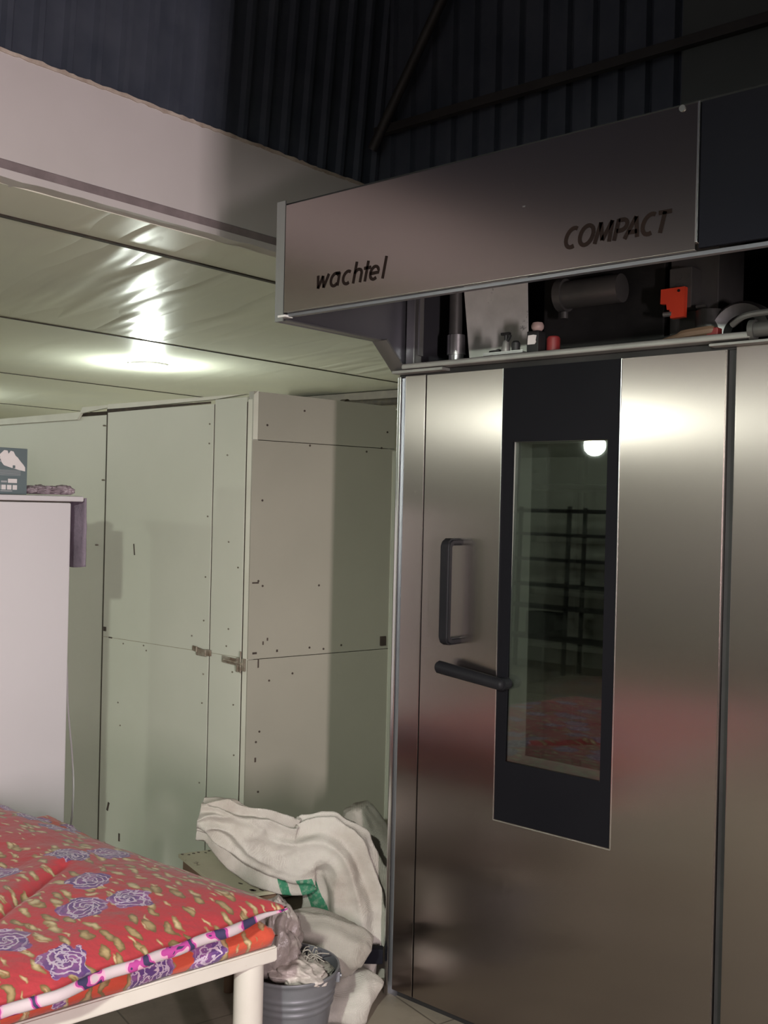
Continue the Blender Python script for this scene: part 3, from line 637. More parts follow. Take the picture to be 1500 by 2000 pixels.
fin('orange_switch_guard', bm, 'orange', mb)['label'] = 'bright orange plastic switch guard'
bm = bmesh.new(); cyl(bm, (-1.279, 2.714, 2.226), (-1.279, 2.7165, 2.226), 0.004); fin('guard_screw', bm, 'rubber', mb, True)
bm = bmesh.new(); cyl(bm, (-1.325, 2.72, 2.164), (-1.30, 2.72, 2.164), 0.007); fin('brass_valve', bm, 'alu', mb, True)
bm = bmesh.new(); cyl(bm, (-1.205, 2.76, 2.052), (-1.205, 2.76, 2.168), 0.040, seg=28); bx(bm, -1.228, -1.200, 2.715, 2.73, 2.172, 2.178); fin('filter_canister', bm, 'grey_machine', mb, True)
bm = bmesh.new()   # round fan shroud
for k in range(36):
    a, b2 = 2*PI*k/36, 2*PI*(k+1)/36
ringv = [[bm.verts.new((-1.11+r*math.cos(2*PI*k/36), y, 2.094+r*math.sin(2*PI*k/36))) for k in range(36)] for (r, y) in ((0.088, 2.80), (0.088, 2.74), (0.080, 2.73), (0.052, 2.745), (0.045, 2.78))]
for i in range(4):
    for k in range(36): bm.faces.new((ringv[i][k], ringv[i][(k+1) % 36], ringv[i+1][(k+1) % 36], ringv[i+1][k]))
bmesh.ops.bisect_plane(bm, geom=bm.verts[:]+bm.edges[:]+bm.faces[:], plane_co=(0, 0, 2.053), plane_no=(0, 0, 1), clear_inner=True)
fin('fan_shroud', bm, 'steel_dark', mb, True)
bm = bmesh.new(); bx(bm, -1.0, -0.42, 2.84, 3.2, 2.052, 2.43, 0.01); fin('control_cabinet', bm, 'dark_machine', mb, True)
bm = bmesh.new(); tube(bm, catmull([(-1.75, 2.68, 2.06), (-1.6, 2.66, 2.075), (-1.4, 2.67, 2.07), (-1.25, 2.66, 2.085), (-1.1, 2.66, 2.07), (-0.9, 2.66, 2.075)], 6), 0.010); fin('cable_loom', bm, 'rubber', mb, True)
bm = bmesh.new(); tube(bm, catmull([(-1.30, 2.63, 2.066), (-1.22, 2.62, 2.082), (-1.13, 2.62, 2.088)], 6), [0.008]*6+[0.014]*6+[0.010]); fin('brown_hose', bm, 'wood', mb, True)

# ---- things left on the ledge of the oven
LZ = 2.066
bm = bmesh.new(); bx(bm, -1.832, -1.690, 2.562, 2.598, LZ+0.001, LZ+0.006, 0.001); bx(bm, -1.832, -1.690, 2.562, 2.564, LZ+0.006, LZ+0.010)
tag(fin('tray', bm, 'tin'), 'small shiny metal tray lying on the oven ledge left of the red tin', 'tray')
bm = bmesh.new(); lathe(bm, [(0.001, 0), (0.014, 0), (0.015, 0.004), (0.012, 0.020), (0.010, 0.034), (0.007, 0.038), (0.001, 0.038)], (-1.762, 2.58, LZ+0.0065), 20)
s_ = thing('spray_bottle', 'small pale bottle with dark spray head standing on the metal tray', 'bottle', (-1.762, 2.58, LZ+0.0065))
fin('bottle_body', bm, 'alu', s_, True)
bm = bmesh.new(); cyl(bm, (-1.762, 2.58, LZ+0.044), (-1.762, 2.58, LZ+0.062), 0.006); obox(bm, (-1.762, 2.578, LZ+0.064), (0.030, 0.012, 0.008), 0.0, 0.001); obox(bm, (-1.750, 2.578, LZ+0.050), (0.006, 0.008, 0.022), Matrix.Rotation(0.5, 3, 'Y'), 0.001)
fin('spray_head', bm, 'rubber', s_, True)
bm = bmesh.new(); obox(bm, (-1.805, 2.58, LZ+0.012), (0.045, 0.016, 0.008), Matrix.Rotation(-0.25, 3, 'Y'), 0.002); cyl(bm, (-1.82, 2.58, LZ+0.0135), (-1.80, 2.58, LZ+0.0145), 0.005)
tag(fin('pliers', bm, 'rubber', None, True), 'small dark tool lying on the left end of the metal tray', 'tool')
bm = bmesh.new(); lathe(bm, [(0.001, 0), (0.013, 0), (0.013, 0.028), (0.008, 0.034), (0.001, 0.034)], (-1.728, 2.582, LZ+0.0065), 20)
tag(fin('jar', bm, 'rubber', None, True), 'short dark jar on the metal tray beside the spray bottle', 'jar')
s_ = thing('tin_box', 'small black box with a torn white label on the oven ledge', 'box', (-1.672, 2.60, LZ))
bm = bmesh.new(); bx(bm, -1.692, -1.652, 2.585, 2.625, LZ+0.001, LZ+0.066, 0.002); fin('box_body', bm, 'rubber', s_, True)
bm = bmesh.new(); prism(bm, [(-1.688, LZ+0.026), (-1.664, LZ+0.026), (-1.659, LZ+0.032), (-1.661, LZ+0.038), (-1.658, LZ+0.052), (-1.668, LZ+0.054), (-1.687, LZ+0.053)], 'y', 2.583, 2.585); fin('paper_label', bm, 'print_white', s_)
bm = bmesh.new(); lathe(bm, [(0.001, 0), (0.013, 0.001), (0.018, 0.008), (0.019, 0.016), (0.015, 0.025), (0.001, 0.028)], (-1.668, 2.605, LZ+0.067), 24)
tag(fin('pink_cap', bm, 'pale_pink', None, True), 'round pale pink cap sitting on top of the small black box', 'cap')
bm = bmesh.new(); lathe(bm, [(0.001, 0), (0.019, 0), (0.020, 0.003), (0.020, 0.058), (0.016, 0.064), (0.001, 0.065)], (-1.628, 2.63, LZ-0.013), 24)
tag(fin('red_can', bm, 'red', None, True), 'dull red can right of the small black box on the oven', 'can')
bm = bmesh.new(); bx(bm, -1.150, -1.118, 2.61, 2.64, 2.0525, 2.094, 0.004)
tag(fin('red_plug', bm, 'red', None, True), 'small dark red plug beside the round fan on top of the oven', 'plug')

# ---- rack trolley standing inside the oven
rt = thing('rack_trolley', 'dim metal tray trolley standing inside the oven behind the glass', 'trolley', (-1.6, 3.0, 0.02))
bm = bmesh.new()
for xx in (-1.86, -1.30):
    for yy in (2.80, 3.22): bx(bm, xx-0.012, xx+0.012, yy-0.012, yy+0.012, 0.03, 1.80)
fin('frame', bm, 'grey_machine', rt)
for k in range(9):
    z = 0.35+k*0.165
    bm = bmesh.new(); bx(bm, -1.875, -1.285, 2.79, 3.23, z, z+0.018, 0.002); fin('tray_shelf', bm, 'grey_machine', rt)

# ================================================================== STORAGE BOOTH (pale green partition)
PY = 2.752
sb = thing('storage_booth', 'pale green panelled booth with latched doors standing behind the white sacks', 'booth', (-4.0, 3.1, 0))
bm = bmesh.new(); bx(bm, -5.6, -4.072, PY+0.01, PY+0.04, 0.01, 2.00, 0.003); fin('front_panel', bm, 'partition', sb, True)
bm = bmesh.new(); bx(bm, -5.6, -4.06, PY+0.035, PY+0.05, 0.0, 2.02); bx(bm, -4.06, -3.10, PY+0.035, PY+0.05, 0.0, 2.0); fin('backing', bm, 'gap', sb)
bm = bmesh.new(); bx(bm, -4.060, -3.312, PY, PY+0.03, 0.01, 2.012, 0.002); dr = fin('door', bm, 'partition', sb, True)
bm = bmesh.new(); bx(bm, -3.305, -3.112, PY, PY+0.03, 0.01, 2.030, 0.002); fin('door_strip', bm, 'partition', sb, True)
bm = bmesh.new(); bx(bm, -3.100, -3.072, PY-0.004, PY+0.03, 0.01, 2.02, 0.003); fin('corner_post', bm, 'partition_edge', sb, True)
for x0_, x1_, zt_ in ((-4.0715, -4.0605, 2.0), (-3.3115, -3.3055, 2.01), (-3.1115, -3.1005, 2.01)):
    bm = bmesh.new(); bx(bm, x0_, x1_, PY+0.0025, PY+0.03, 0.01, zt_); fin('panel_gap', bm, 'gap', sb)
# crooked trim boards along the top
bm = bmesh.new()
prism(bm, [(-5.6, 1.985), (-4.30, 1.985), (-4.265, 2.020), (-5.6, 2.012)], 'y', PY-0.006, PY+0.008); prism(bm, [(-4.285, 2.012), (-4.06, 2.030), (-4.06, 2.042), (-4.26, 2.042)], 'y', PY-0.004, PY+0.008)
prism(bm, [(-4.06, 2.022), (-3.31, 2.030), (-3.12, 2.042), (-4.06, 2.046)], 'y', PY-0.002, PY+0.02)
fin('top_trim', bm, 'partition_edge', sb)
bm = bmesh.new(); prism(bm, [(-4.062, 2.008), (-3.33, 2.014), (-3.33, 2.022), (-4.062, 2.024)], 'y', PY-0.003, PY+0.0); fin('top_gap', bm, 'gap', sb)
# side panel turned a little outward
ang = math.radians(11.5); d2 = V((math.sin(ang), math.cos(ang), 0)); nrm = V((math.cos(ang), -math.sin(ang), 0)); c0 = V((-3.070, PY-0.004, 0))
def on_side(s, z, off=0.0): return c0+d2*s+nrm*off+V((0, 0, z))
def slab(bm, s0, s1, z0, z1, o0, o1, zt0=None, zt1=None):
    zt0 = z1 if zt0 is None else zt0; zt1 = z1 if zt1 is None else zt1
    vs = [bm.verts.new(on_side(s, z, o)) for o in (o0, o1) for s, z in ((s0, z0), (s1, z0), (s1, zt1), (s0, zt0))]
    for f in ((0, 1, 2, 3), (7, 6, 5, 4), (0, 4, 5, 1), (1, 5, 6, 2), (2, 6, 7, 3), (3, 7, 4, 0)): bm.faces.new([vs[i] for i in f])
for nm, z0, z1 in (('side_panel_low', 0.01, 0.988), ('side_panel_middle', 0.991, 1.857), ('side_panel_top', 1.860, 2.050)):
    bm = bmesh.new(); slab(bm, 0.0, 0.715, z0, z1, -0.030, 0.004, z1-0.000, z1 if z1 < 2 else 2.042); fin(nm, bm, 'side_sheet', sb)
bm = bmesh.new(); slab(bm, 0.01, 0.70, 0.0, 2.02, -0.045, -0.030); slab(bm, 0.715, 0.74, 0.0, 2.03, -0.03, 0.0); fin('side_backing', bm, 'seam', sb)
bm = bmesh.new(); slab(bm, 0.0, 0.020, 1.86, 2.05, 0.0042, 0.008, 2.035, 2.055); fin('torn_sheet_edge', bm, 'partition_edge', sb)
bm = bmesh.new(); slab(bm, 0.70, 0.716, 0.0, 1.85, 0.004, 0.010); fin('side_edge_trim', bm, 'partition_edge', sb)
bm = bmesh.new()
slab(bm, 0.655, 0.683, 1.005, 1.045, 0.0042, 0.012); fin('dark_plate', bm, 'mark', sb)
# seams across the front panels (hairline)
bm = bmesh.new(); prism(bm, [(-4.06, 0.9835), (-3.312, 0.9905), (-3.312, 0.9930), (-4.06, 0.9860)], 'y', PY-0.0006, PY+0.001); prism(bm, [(-3.305, 0.991), (-3.112, 0.992), (-3.112, 0.9942), (-3.305, 0.993)], 'y', PY-0.0006, PY+0.001)
fin('panel_seam', bm, 'seam', sb)
# screws and scuffs
for x, z in ((-3.335, 1.85), (-3.335, 1.55), (-3.34, 1.30), (-3.345, 1.12), (-3.42, 1.05), (-3.345, 0.78), (-3.35, 0.45), (-3.34, 0.9), (-3.335, 1.93), (-3.90, 0.968), (-3.75, 0.975), (-3.73, 0.955), (-3.20, 1.45), (-3.22, 1.80), (-3.16, 0.93), (-3.15, 0.80), (-3.20, 1.03), (-3.19, 1.10), (-3.14, 1.35), (-4.09, 1.95), (-4.09, 1.70), (-4.13, 1.4), (-3.93, 0.70), (-3.91, 0.60), (-3.14, 0.60)):
    bm = bmesh.new(); cyl(bm, (x, PY-0.003, z), (x, PY+0.002 if x > -4.06 else PY+0.012, z), 0.0036, seg=8); fin('screw', bm, 'screw', sb)
for x, z, w_, h_, a_ in ((-3.835, 1.392, 0.006, 0.05, -0.15), (-4.0, 0.985, 0.025, 0.006, 0), (-3.99, 0.22, 0.012, 0.04, 0.3), (-3.9, 0.10, 0.010, 0.035, 0), (-4.045, 1.02, 0.02, 0.02, 0)):
    bm = bmesh.new(); obox(bm, (x, PY-0.0008, z), (w_, 0.002, h_), Matrix.Rotation(a_, 3, 'Y')); fin('scuff', bm, 'mark', sb)
for s, z in ((0.24, 1.99), (0.065, 1.92), (0.27, 1.85), (0.56, 1.84), (0.64, 1.86), (0.33, 1.275), (0.29, 1.02), (0.45, 1.02), (0.06, 0.70), (0.045, 0.66), (0.06, 0.46), (0.04, 1.30), (0.06, 1.28), (0.67, 1.93), (0.10, 0.90), (0.21, 0.92), (0.05, 1.62), (0.36, 1.01)):
    p = on_side(s, z, 0.003); bm = bmesh.new(); cyl(bm, p, p+nrm*0.003, 0.0045, seg=8); fin('screw', bm, 'mark', sb)
for s, z, a_, b_2 in ((0.012, 1.29, 0.03, 0.006), (0.065, 1.045, 0.006, 0.014), (0.085, 1.06, 0.006, 0.012), (0.045, 0.955, 0.006, 0.035), (0.02, 1.01, 0.02, 0.008), (0.13, 1.012, 0.008, 0.010), (0.04, 0.58, 0.008, 0.018)):
    bm = bmesh.new(); slab(bm, s, s+a_, z, z+b_2, 0.0042, 0.0052); fin('scuff', bm, 'mark', sb)
# hasp in the middle and slide bolt at the corner
bm = bmesh.new(); obox(bm, (-3.365, PY-0.006, 0.996), (0.085, 0.006, 0.020), Matrix.Rotation(0.14, 3, 'Y'), 0.001); obox(bm, (-3.345, PY-0.010, 0.990), (0.060, 0.010, 0.028), 0.0, 0.003)
cyl(bm, (-3.37, PY-0.016, 0.990), (-3.37, PY-0.016, 1.012), 0.004); obox(bm, (-3.305, PY-0.006, 0.992), (0.030, 0.008, 0.026), 0.0, 0.002); fin('hasp', bm, 'rust', dr, True)
bm = bmesh.new(); obox(bm, (-3.165, PY-0.006, 0.975), (0.105, 0.006, 0.026), Matrix.Rotation(0.05, 3, 'Y'), 0.001); cyl(bm, (-3.20, PY-0.013, 0.977), (-3.085, PY-0.013, 0.971), 0.006); obox(bm, (-3.118, PY-0.011, 0.965), (0.012, 0.012, 0.055), 0.0, 0.002)
cyl(bm, (-3.100, PY-0.013, 0.935), (-3.100, PY-0.013, 1.02), 0.003, seg=8); obox(bm, (-3.084, PY-0.010, 0.968), (0.020, 0.008, 0.05), 0.0, 0.002); fin('slide_bolt', bm, 'rust', sb, True)

# ================================================================== FRIDGE, BOX, CLOTH
fr = thing('refrigerator', 'white refrigerator with thick flat top, beyond the red quilts at the left', 'refrigerator', (-3.55, 1.65, 0))
bm = bmesh.new(); bx(bm, -3.86, -3.222, 1.22, 2.043, 0.06, 1.594, 0.006); fin('body', bm, 'fridge', fr, True)
bm = bmesh.new(); bx(bm, -3.90, -3.215, 1.20, 2.090, 1.5975, 1.6175, 0.006); fin('top_slab', bm, 'fridge', fr, True)
for x in (-3.80, -3.28):
    for y in (1.28, 1.99):
        bm = bmesh.new(); cyl(bm, (x, y, 0.0), (x, y, 0.06), 0.022); fin('foot', bm, 'rubber', fr, True)
bm = bmesh.new(); bx(bm, -3.85, -3.23, 1.21, 2.044, 1.594, 1.5978); fin('shadow_gap', bm, 'gap', fr)
cb = thing('cardboard_box', 'slate grey printed carton standing on the refrigerator top', 'box', (-3.40, 1.68, 1.6185))
bm = bmesh.new(); bx(bm, -3.52, -3.262, 1.50, 1.893, 1.6185, 1.776, 0.002); fin('carton', bm, 'box_slate', cb, True)
bm = bmesh.new(); PX = -3.2618
prism(bm, [(1.790, 1.752), (1.806, 1.767), (1.818, 1.766), (1.822, 1.755), (1.830, 1.766), (1.840, 1.764), (1.848, 1.750), (1.856, 1.744), (1.866, 1.732), (1.876, 1.722), (1.884, 1.712), (1.8845, 1.698), (1.862, 1.702), (1.835, 1.708), (1.806, 1.716), (1.796, 1.728)], 'x', PX, PX+0.0008)
fin('printed_hand', bm, 'print_white', cb)
bm = bmesh.new(); bx(bm, PX, PX+0.0014, 1.838, 1.847, 1.707, 1.717); fin('printed_shadow', bm, 'box_slate', cb)
bm = strokes([arc(1.786, 1.738, 0.010, 0.010, -50, -350, 18)+[(1.778, 1.739)]], 0.0042)
bmT = Matrix(((0, 1, 0, 0), (1, 0, 0, 0), (0, 0, 1, 0), (0, 0, 0, 1)))
for v in bm.verts: v.co = V((PX+0.0006-v.co.y*0.0005, v.co.x, v.co.z))
fin('printed_letter', bm, 'print_white', cb)
bm = bmesh.new()
for k in range(4): bx(bm, PX, PX+0.0008, 1.778+k*0.0205, 1.794+k*0.0205, 1.634, 1.650)
bx(bm, PX, PX+0.0008, 1.822, 1.855, 1.657, 1.671); fin('printed_icons', bm, 'print_white', cb)
bm = bmesh.new()
for k in range(5): bx(bm, PX, PX+0.0004, 1.70, 1.868, 1.683+k*0.004, 1.6842+k*0.004)
bx(bm, PX, PX+0.0008, 1.797, 1.818, 1.658, 1.664); bx(bm, PX, PX+0.0008, 1.795, 1.838, 1.628, 1.631); fin('printed_lines', bm, 'print_grey', cb)

def lump(bm, c, size, amp=0.25, fr_=7.0, seed=0, sub=4, flat=None, ridge=0.0, power=1.0):
    """noisy crumpled lump"""
    t = bmesh.new(); bmesh.ops.create_icosphere(t, subdivisions=sub, radius=1)
    for v in t.verts:
        d = v.co.normalized(); s = V((seed*3.1, seed*1.7, seed*5.3))
        n_ = noise.fractal(d*fr_*0.35+s, 1.0, 2.0, 4); rg = 1-abs(noise.noise(d*fr_*0.5+s*2))*2
        k = 1+amp*n_+ridge*rg
        p = V((d.x*size[0], d.y*size[1], d.z*size[2]))*k
        if flat is not None and p.z < flat: p.z = flat+(p.z-flat)*0.04
        v.co = p+V(c)
    merge(bm, t)
bm = bmesh.new(); lump(bm, (-3.33, 1.985, 1.634), (0.07, 0.085, 0.016), 0.3, 14, 3, 5, flat=-0.012, ridge=0.25); lump(bm, (-3.30, 2.055, 1.636), (0.05, 0.028, 0.018), 0.2, 9, 5, 4, flat=-0.014, ridge=0.2); lump(bm, (-3.30, 1.924, 1.634), (0.05, 0.018, 0.014), 0.2, 9, 6, 4, flat=-0.012)
tag(fin('plastic_bag', bm, 'purple_bag', None, True, 180), 'crumpled purplish plastic bag lying on the refrigerator top beside the carton', 'bag')
bm = bmesh.new(); n1, n2 = 20, 24
grid = []
for i in range(n1+1):
    row = []
    for j in range(n2+1):
        s = i/n1; tt = j/n2
        row.append(bm.verts.new((-3.218-0.45*s, 2.099+0.0035*math.sin(s*22+tt*2)+0.003*noise.noise(V((s*8, tt*6, 1)))+0.002, 1.612-0.245*tt-0.006*math.sin(s*9))))
    grid.append(row)
for i in range(n1):
    for j in range(n2): bm.faces.new((grid[i][j], grid[i+1][j], grid[i+1][j+1], grid[i][j+1]))
o = fin('hanging_cloth', bm, 'purple_cloth', None, True, 180); sm = o.modifiers.new('s', 'SOLIDIFY'); sm.thickness = 0.003
tag(o, 'dull purple cloth hanging down the far side of the refrigerator', 'cloth')
bm = bmesh.new(); tube(bm, catmull([(-3.30, 2.052, 1.35), (-3.30, 2.055, 1.22), (-3.31, 2.075, 1.12), (-3.32, 2.10, 1.0), (-3.33, 2.115, 0.85), (-3.35, 2.15, 0.66), (-3.36, 2.165, 0.52), (-3.37, 2.16, 0.38), (-3.38, 2.12, 0.22), (-3.38, 2.08, 0.006)], 8), 0.0035)
tag(fin('power_cord', bm, 'cable', None, True), 'thin grey cable hanging down beside the refrigerator', 'cable')

# ================================================================== BENCH BED AND QUILTS
K = V((-1.872, 1.800, 0)); bvx = V((-0.17, -0.9854, 0)); bux = V((-0.9900, 0.10, 0))
def bed(a, b, z): return K+bux*a+bvx*b+V((0, 0, z))
bd = thing('bench_bed', 'white painted steel bench bed with round legs under the red quilts', 'bed', (-2.4, 1.0, 0))
def quad_slab(bm, pts, z0, z1):
    va = [bm.verts.new((p.x, p.y, z0)) for p in pts]; vb = [bm.verts.new((p.x, p.y, z1)) for p in pts]
    n = len(pts); bm.faces.new(va[::-1]); bm.faces.new(vb)
    for i in range(n): bm.faces.new((va[i], va[(i+1) % n], vb[(i+1) % n], vb[i]))
bm = bmesh.new(); quad_slab(bm, [bed(0, 0, 0), bed(1.22, 0, 0), bed(1.22, 1.95, 0), bed(0, 1.95, 0)], 0.462, 0.500)
bmesh.ops.bevel(bm, geom=bm.edges[:], offset=0.004, segments=2, affect='EDGES'); fin('bed_top', bm, 'bench', bd, True)
for a in (0.042, 1.14):
    for b in (0.055, 1.85):
        p = bed(a, b, 0); bm = bmesh.new(); cyl(bm, (p.x, p.y, 0.0), (p.x, p.y, 0.463), 0.037, seg=32); fin('leg', bm, 'bench', bd, True)
bm = bmesh.new(); obox(bm, bed(0.03, 0.055, 0.458), (0.05, 0.006, 0.008), 0.3); fin('weld_bead', bm, 'mark', bd)

def quilt(name, poly, z_edge, z_bot, puff, seed, mat, wr=0.008, nx=120, ny=150, extra=None, tipsoft=0.09, edge_amp=0.006):
    """puffed quilt over a four-sided outline: far-left, far-right, near-right, near-left"""
    P00, P10, P11, P01 = [V((*p, 0)) for p in poly]
    top, bot = [], []; bm = bmesh.new()
    for i in range(nx+1):
        rt_, rb = [], []
        for j in range(ny+1):
            s, t_ = i/nx, j/ny
            p = (P00*(1-s)+P10*s)*(1-t_)+(P01*(1-s)+P11*s)*t_
            W = (P10-P00).length; H = (P01-P00).length
            dd = min(s*W, (1-s)*W, t_*H, (1-t_)*H)
            # wavy edge
            ed = math.exp(-dd/0.05)
            off = V((noise.noise(V((p.y*9, seed, 0))), noise.noise(V((p.x*9, seed+4, 0))), 0))*edge_amp*2*ed
            k = 1-math.exp(-dd/tipsoft)
            lo = noise.noise(V((p.x*3, p.y*3, seed)))*wr*2.0+noise.noise(V((p.x*8, p.y*7, seed+2)))*wr+noise.noise(V((p.x*25, p.y*22, seed+5)))*wr*0.3
            z = z_edge+puff*k+lo*k+0.004*noise.noise(V((p.x*14, p.y*14, seed)))*ed
            if extra: z += extra(p, dd)
            zb = z_bot if dd > 0.012 else z_edge-(z_edge-z_bot)*dd/0.012
            zz = z_edge+0.004*noise.noise(V((p.x*14, p.y*14, seed))) if dd < 1e-6 else z
            rt_.append(bm.verts.new((p.x+off.x, p.y+off.y, zz)))
            if dd < 1e-6: rb.append(rt_[-1])
            else: rb.append(bm.verts.new((p.x+off.x, p.y+off.y, zb)))
        top.append(rt_); bot.append(rb)
    for i in range(nx):
        for j in range(ny):
            bm.faces.new((top[i][j], top[i+1][j], top[i+1][j+1], top[i][j+1]))
            f = [bot[i][j], bot[i][j+1], bot[i+1][j+1], bot[i+1][j]]
            try: bm.faces.new(f)
            except ValueError: pass
    return bm
# lower quilt: flat, with a vertical scalloped edge
def low_extra(p, dd): return 0.012*math.exp(-((dd-0.025)/0.012)**2)*noise.noise(V((p.x*30, p.y*30, 2)))
E_ = [bed(1.20, 0.02, 0), bed(-0.008, 0.008, 0), bed(-0.012, 1.9, 0), bed(1.20, 1.9, 0)]
bm = quilt('q', [(p.x, p.y) for p in E_], 0.530, 0.502, 0.048, 2, 'floral_low', 0.0022, 110, 160, low_extra, 0.022, 0.006)
tag(fin('quilt', bm, 'floral_low', None, True, 180), 'lower orange-red floral quilt lying flat on the white bench bed', 'quilt', 'floral quilts on the bench bed')
# upper quilt: thick folded, pinched corner and a fold valley
def up_extra(p, dd):
    a, b = V((-2.02, 0.95, 0)), V((-2.34, 1.47, 0)); d = b-a; t_ = max(0, min(1.0, (p-a).dot(d)/d.length_squared)); q = a+d*t_
    v = (p-q).length; side_ = (p-a).cross(d).z
    g = -0.030*math.exp(-(v/0.022)**2)*(1-0.6*t_)
    if side_ < 0: g += 0.012*math.exp(-(v/0.09)**2)
    far = max(0, min(1, (-2.55-p.x)/0.4)); g += 0.010*far
    return g*min(1, dd/0.05)
UQ = [(-3.10, 1.735), (-1.842, 1.800), (-1.872, -0.05), (-3.10, -0.05)]
uq = thing('quilt', 'thick red floral quilt folded on top of the other quilt on the bench', 'quilt', (-2.4, 1.0, 0.585), 'floral quilts on the bench bed')
bm = quilt('q', UQ, 0.606, 0.590, 0.058, 9, 'floral', 0.007, 120, 170, up_extra, 0.085, 0.006)
fin('cover', bm, 'floral', uq, True, 180)
bm = bmesh.new()   # pink and white piping along the visible edge
pts = []
for i in range(90):
    s = i/89; y = 1.795-1.84*s; x = -1.842-0.030*s
    pts.append(V((x+0.012*noise.noise(V((y*9, 9, 0)))+0.004, y, 0.604+0.003*noise.noise(V((x*14, y*14, 9))))))
pts = [p+V((0.0, 0, 0)) for p in pts]
rings = []
for i, p in enumerate(pts):
    k = min(1, 0.15+i/9); rings.append([bm.verts.new(p+V((math.cos(a)*0.010*k, 0, math.sin(a)*0.013*k))) for a in [2*PI*q/10 for q in range(10)]])
for i in range(len(rings)-1):
    for q in range(10): bm.faces.new((rings[i][q], rings[i][(q+1) % 10], rings[i+1][(q+1) % 10], rings[i+1][q]))
fin('piping', bm, 'ribbon', uq, True, 180)['label'] = 'magenta and white striped piping along the quilt edge'

# ================================================================== SACKS, BUCKET, STOOL
RV = V((0.7566, 0.6539, 0)); FV = V((-0.6539, 0.7566, 0))
def at(u, z, d): return RV*u+FV*d+V((0, 0, z))       # metres across, up, and away from where the photographer stands
def loft(spine, seed, mat_amp=0.02, seg=64, steps=8, crease=0.02, fr_=5.0, open_end=False, floor=True, fold=0.010):
    """cloth tube through (u, z, d, half_across, half_depth) stations"""
    cs = catmull([(s[0], s[1], s[2]) for s in spine], steps); rs = catmull([(s[3], s[4], 0) for s in spine], steps)
    bm = bmesh.new(); rings = []; n = len(cs)
    for i, (c, r) in enumerate(zip(cs, rs)):
        a = cs[min(i+1, n-1)]-cs[max(i-1, 0)]; dv = V((a.x, a.y)).normalized(); nn = V((-dv.y, dv.x))
        ring = []
        for k in range(seg):
            th = 2*PI*k/seg; cu, sd = math.cos(th), math.sin(th)
            u = c.x+nn.x*cu*r.x; z = c.y+nn.y*cu*r.x; d = c.z+sd*r.y
            P = V((u, z, d)); s = V((seed*2.3, seed, seed*0.7))
            rg = (1-abs(noise.noise(P*fr_+s))*2.2)*crease+(1-abs(noise.noise(P*fr_*2.3+s))*2.2)*crease*0.45
            lo = noise.noise(P*2.4+s)*mat_amp*2
            fv = noise.noise(V((cu*1.1+seed, sd*1.1, i/n*2.6)))+0.35*noise.noise(V((cu*2.3+seed, sd*2.3, i/n*5.8+5)))
            k2 = rg+lo+fold*(0.55-abs(fv)*2.4)
            u += nn.x*cu*k2; z += nn.y*cu*k2; d += sd*k2
            if floor and z < 0.004: z = 0.004
            ring.append(bm.verts.new(at(u, z, d)))
        rings.append(ring)
    for i in range(n-1):
        for k in range(seg): bm.faces.new((rings[i][k], rings[i][(k+1) % seg], rings[i+1][(k+1) % seg], rings[i+1][k]))
    def cap(ring, flip):
        c = sum((v.co for v in ring), V((0, 0, 0)))/len(ring); cv = bm.verts.new(c)
        for k in range(seg): bm.faces.new((ring[k], ring[(k+1) % seg], cv))
    cap(rings[0], True)
    if not open_end: cap(rings[-1], False)
    return bm
# tall sack, its empty upper half flopped over to the left with the mouth open
sk = thing('woven_sack', 'tall white woven sack flopped over with open mouth and green printed stripes', 'sack', at(-0.08, 0, 3.55), 'white woven sacks beside the oven')
bm = loft([(-0.09, 0.0, 3.53, 0.13, 0.07), (-0.085, 0.12, 3.53, 0.150, 0.085), (-0.095, 0.28, 3.52, 0.130, 0.08), (-0.125, 0.40, 3.50, 0.108, 0.070), (-0.185, 0.450, 3.47, 0.112, 0.055),
           (-0.28, 0.445, 3.43, 0.116, 0.045), (-0.38, 0.495, 3.38, 0.108, 0.042), (-0.47, 0.555, 3.34, 0.078, 0.040), (-0.525, 0.582, 3.335, 0.056, 0.036), (-0.570, 0.590, 3.33, 0.044, 0.032)], 11, 0.010, 150, 18, 0.014, 6.0, True, fold=0.030)
body = fin('sack_body', bm, 'sack_band', sk, True, 180); sm = body.modifiers.new('s', 'SOLIDIFY'); sm.thickness = 0.003
# greyer sack standing behind, against the oven side
bm = loft([(-0.01, 0.0, 3.80, 0.10, 0.07), (-0.01, 0.12, 3.80, 0.125, 0.085), (-0.02, 0.28, 3.80, 0.105, 0.08), (-0.055, 0.42, 3.80, 0.075, 0.07), (-0.08, 0.50, 3.80, 0.04, 0.05)], 21, 0.012, 60, 9, 0.012, 6)
tag(fin('woven_sack', bm, 'sack_grey', None, True, 180), 'greyer bulging sack in the shade between the tall white sack and oven', 'sack', 'white woven sacks beside the oven')
# rolled sack lying in front
bm = loft([(-0.34, 0.200, 3.22, 0.02, 0.02), (-0.32, 0.200, 3.22, 0.070, 0.06), (-0.26, 0.222, 3.24, 0.095, 0.08), (-0.18, 0.226, 3.25, 0.098, 0.09), (-0.10, 0.214, 3.26, 0.085, 0.085), (-0.055, 0.194, 3.26, 0.065, 0.065), (-0.035, 0.180, 3.26, 0.042, 0.042)], 31, 0.008, 64, 9, 0.010, 5, True)
o = fin('woven_sack', bm, 'sack_grey', None, True, 180); sm = o.modifiers.new('s', 'SOLIDIFY'); sm.thickness = 0.003
tag(o, 'rolled-up dusty grey woven sack lying just behind the bucket', 'sack', 'white woven sacks beside the oven')
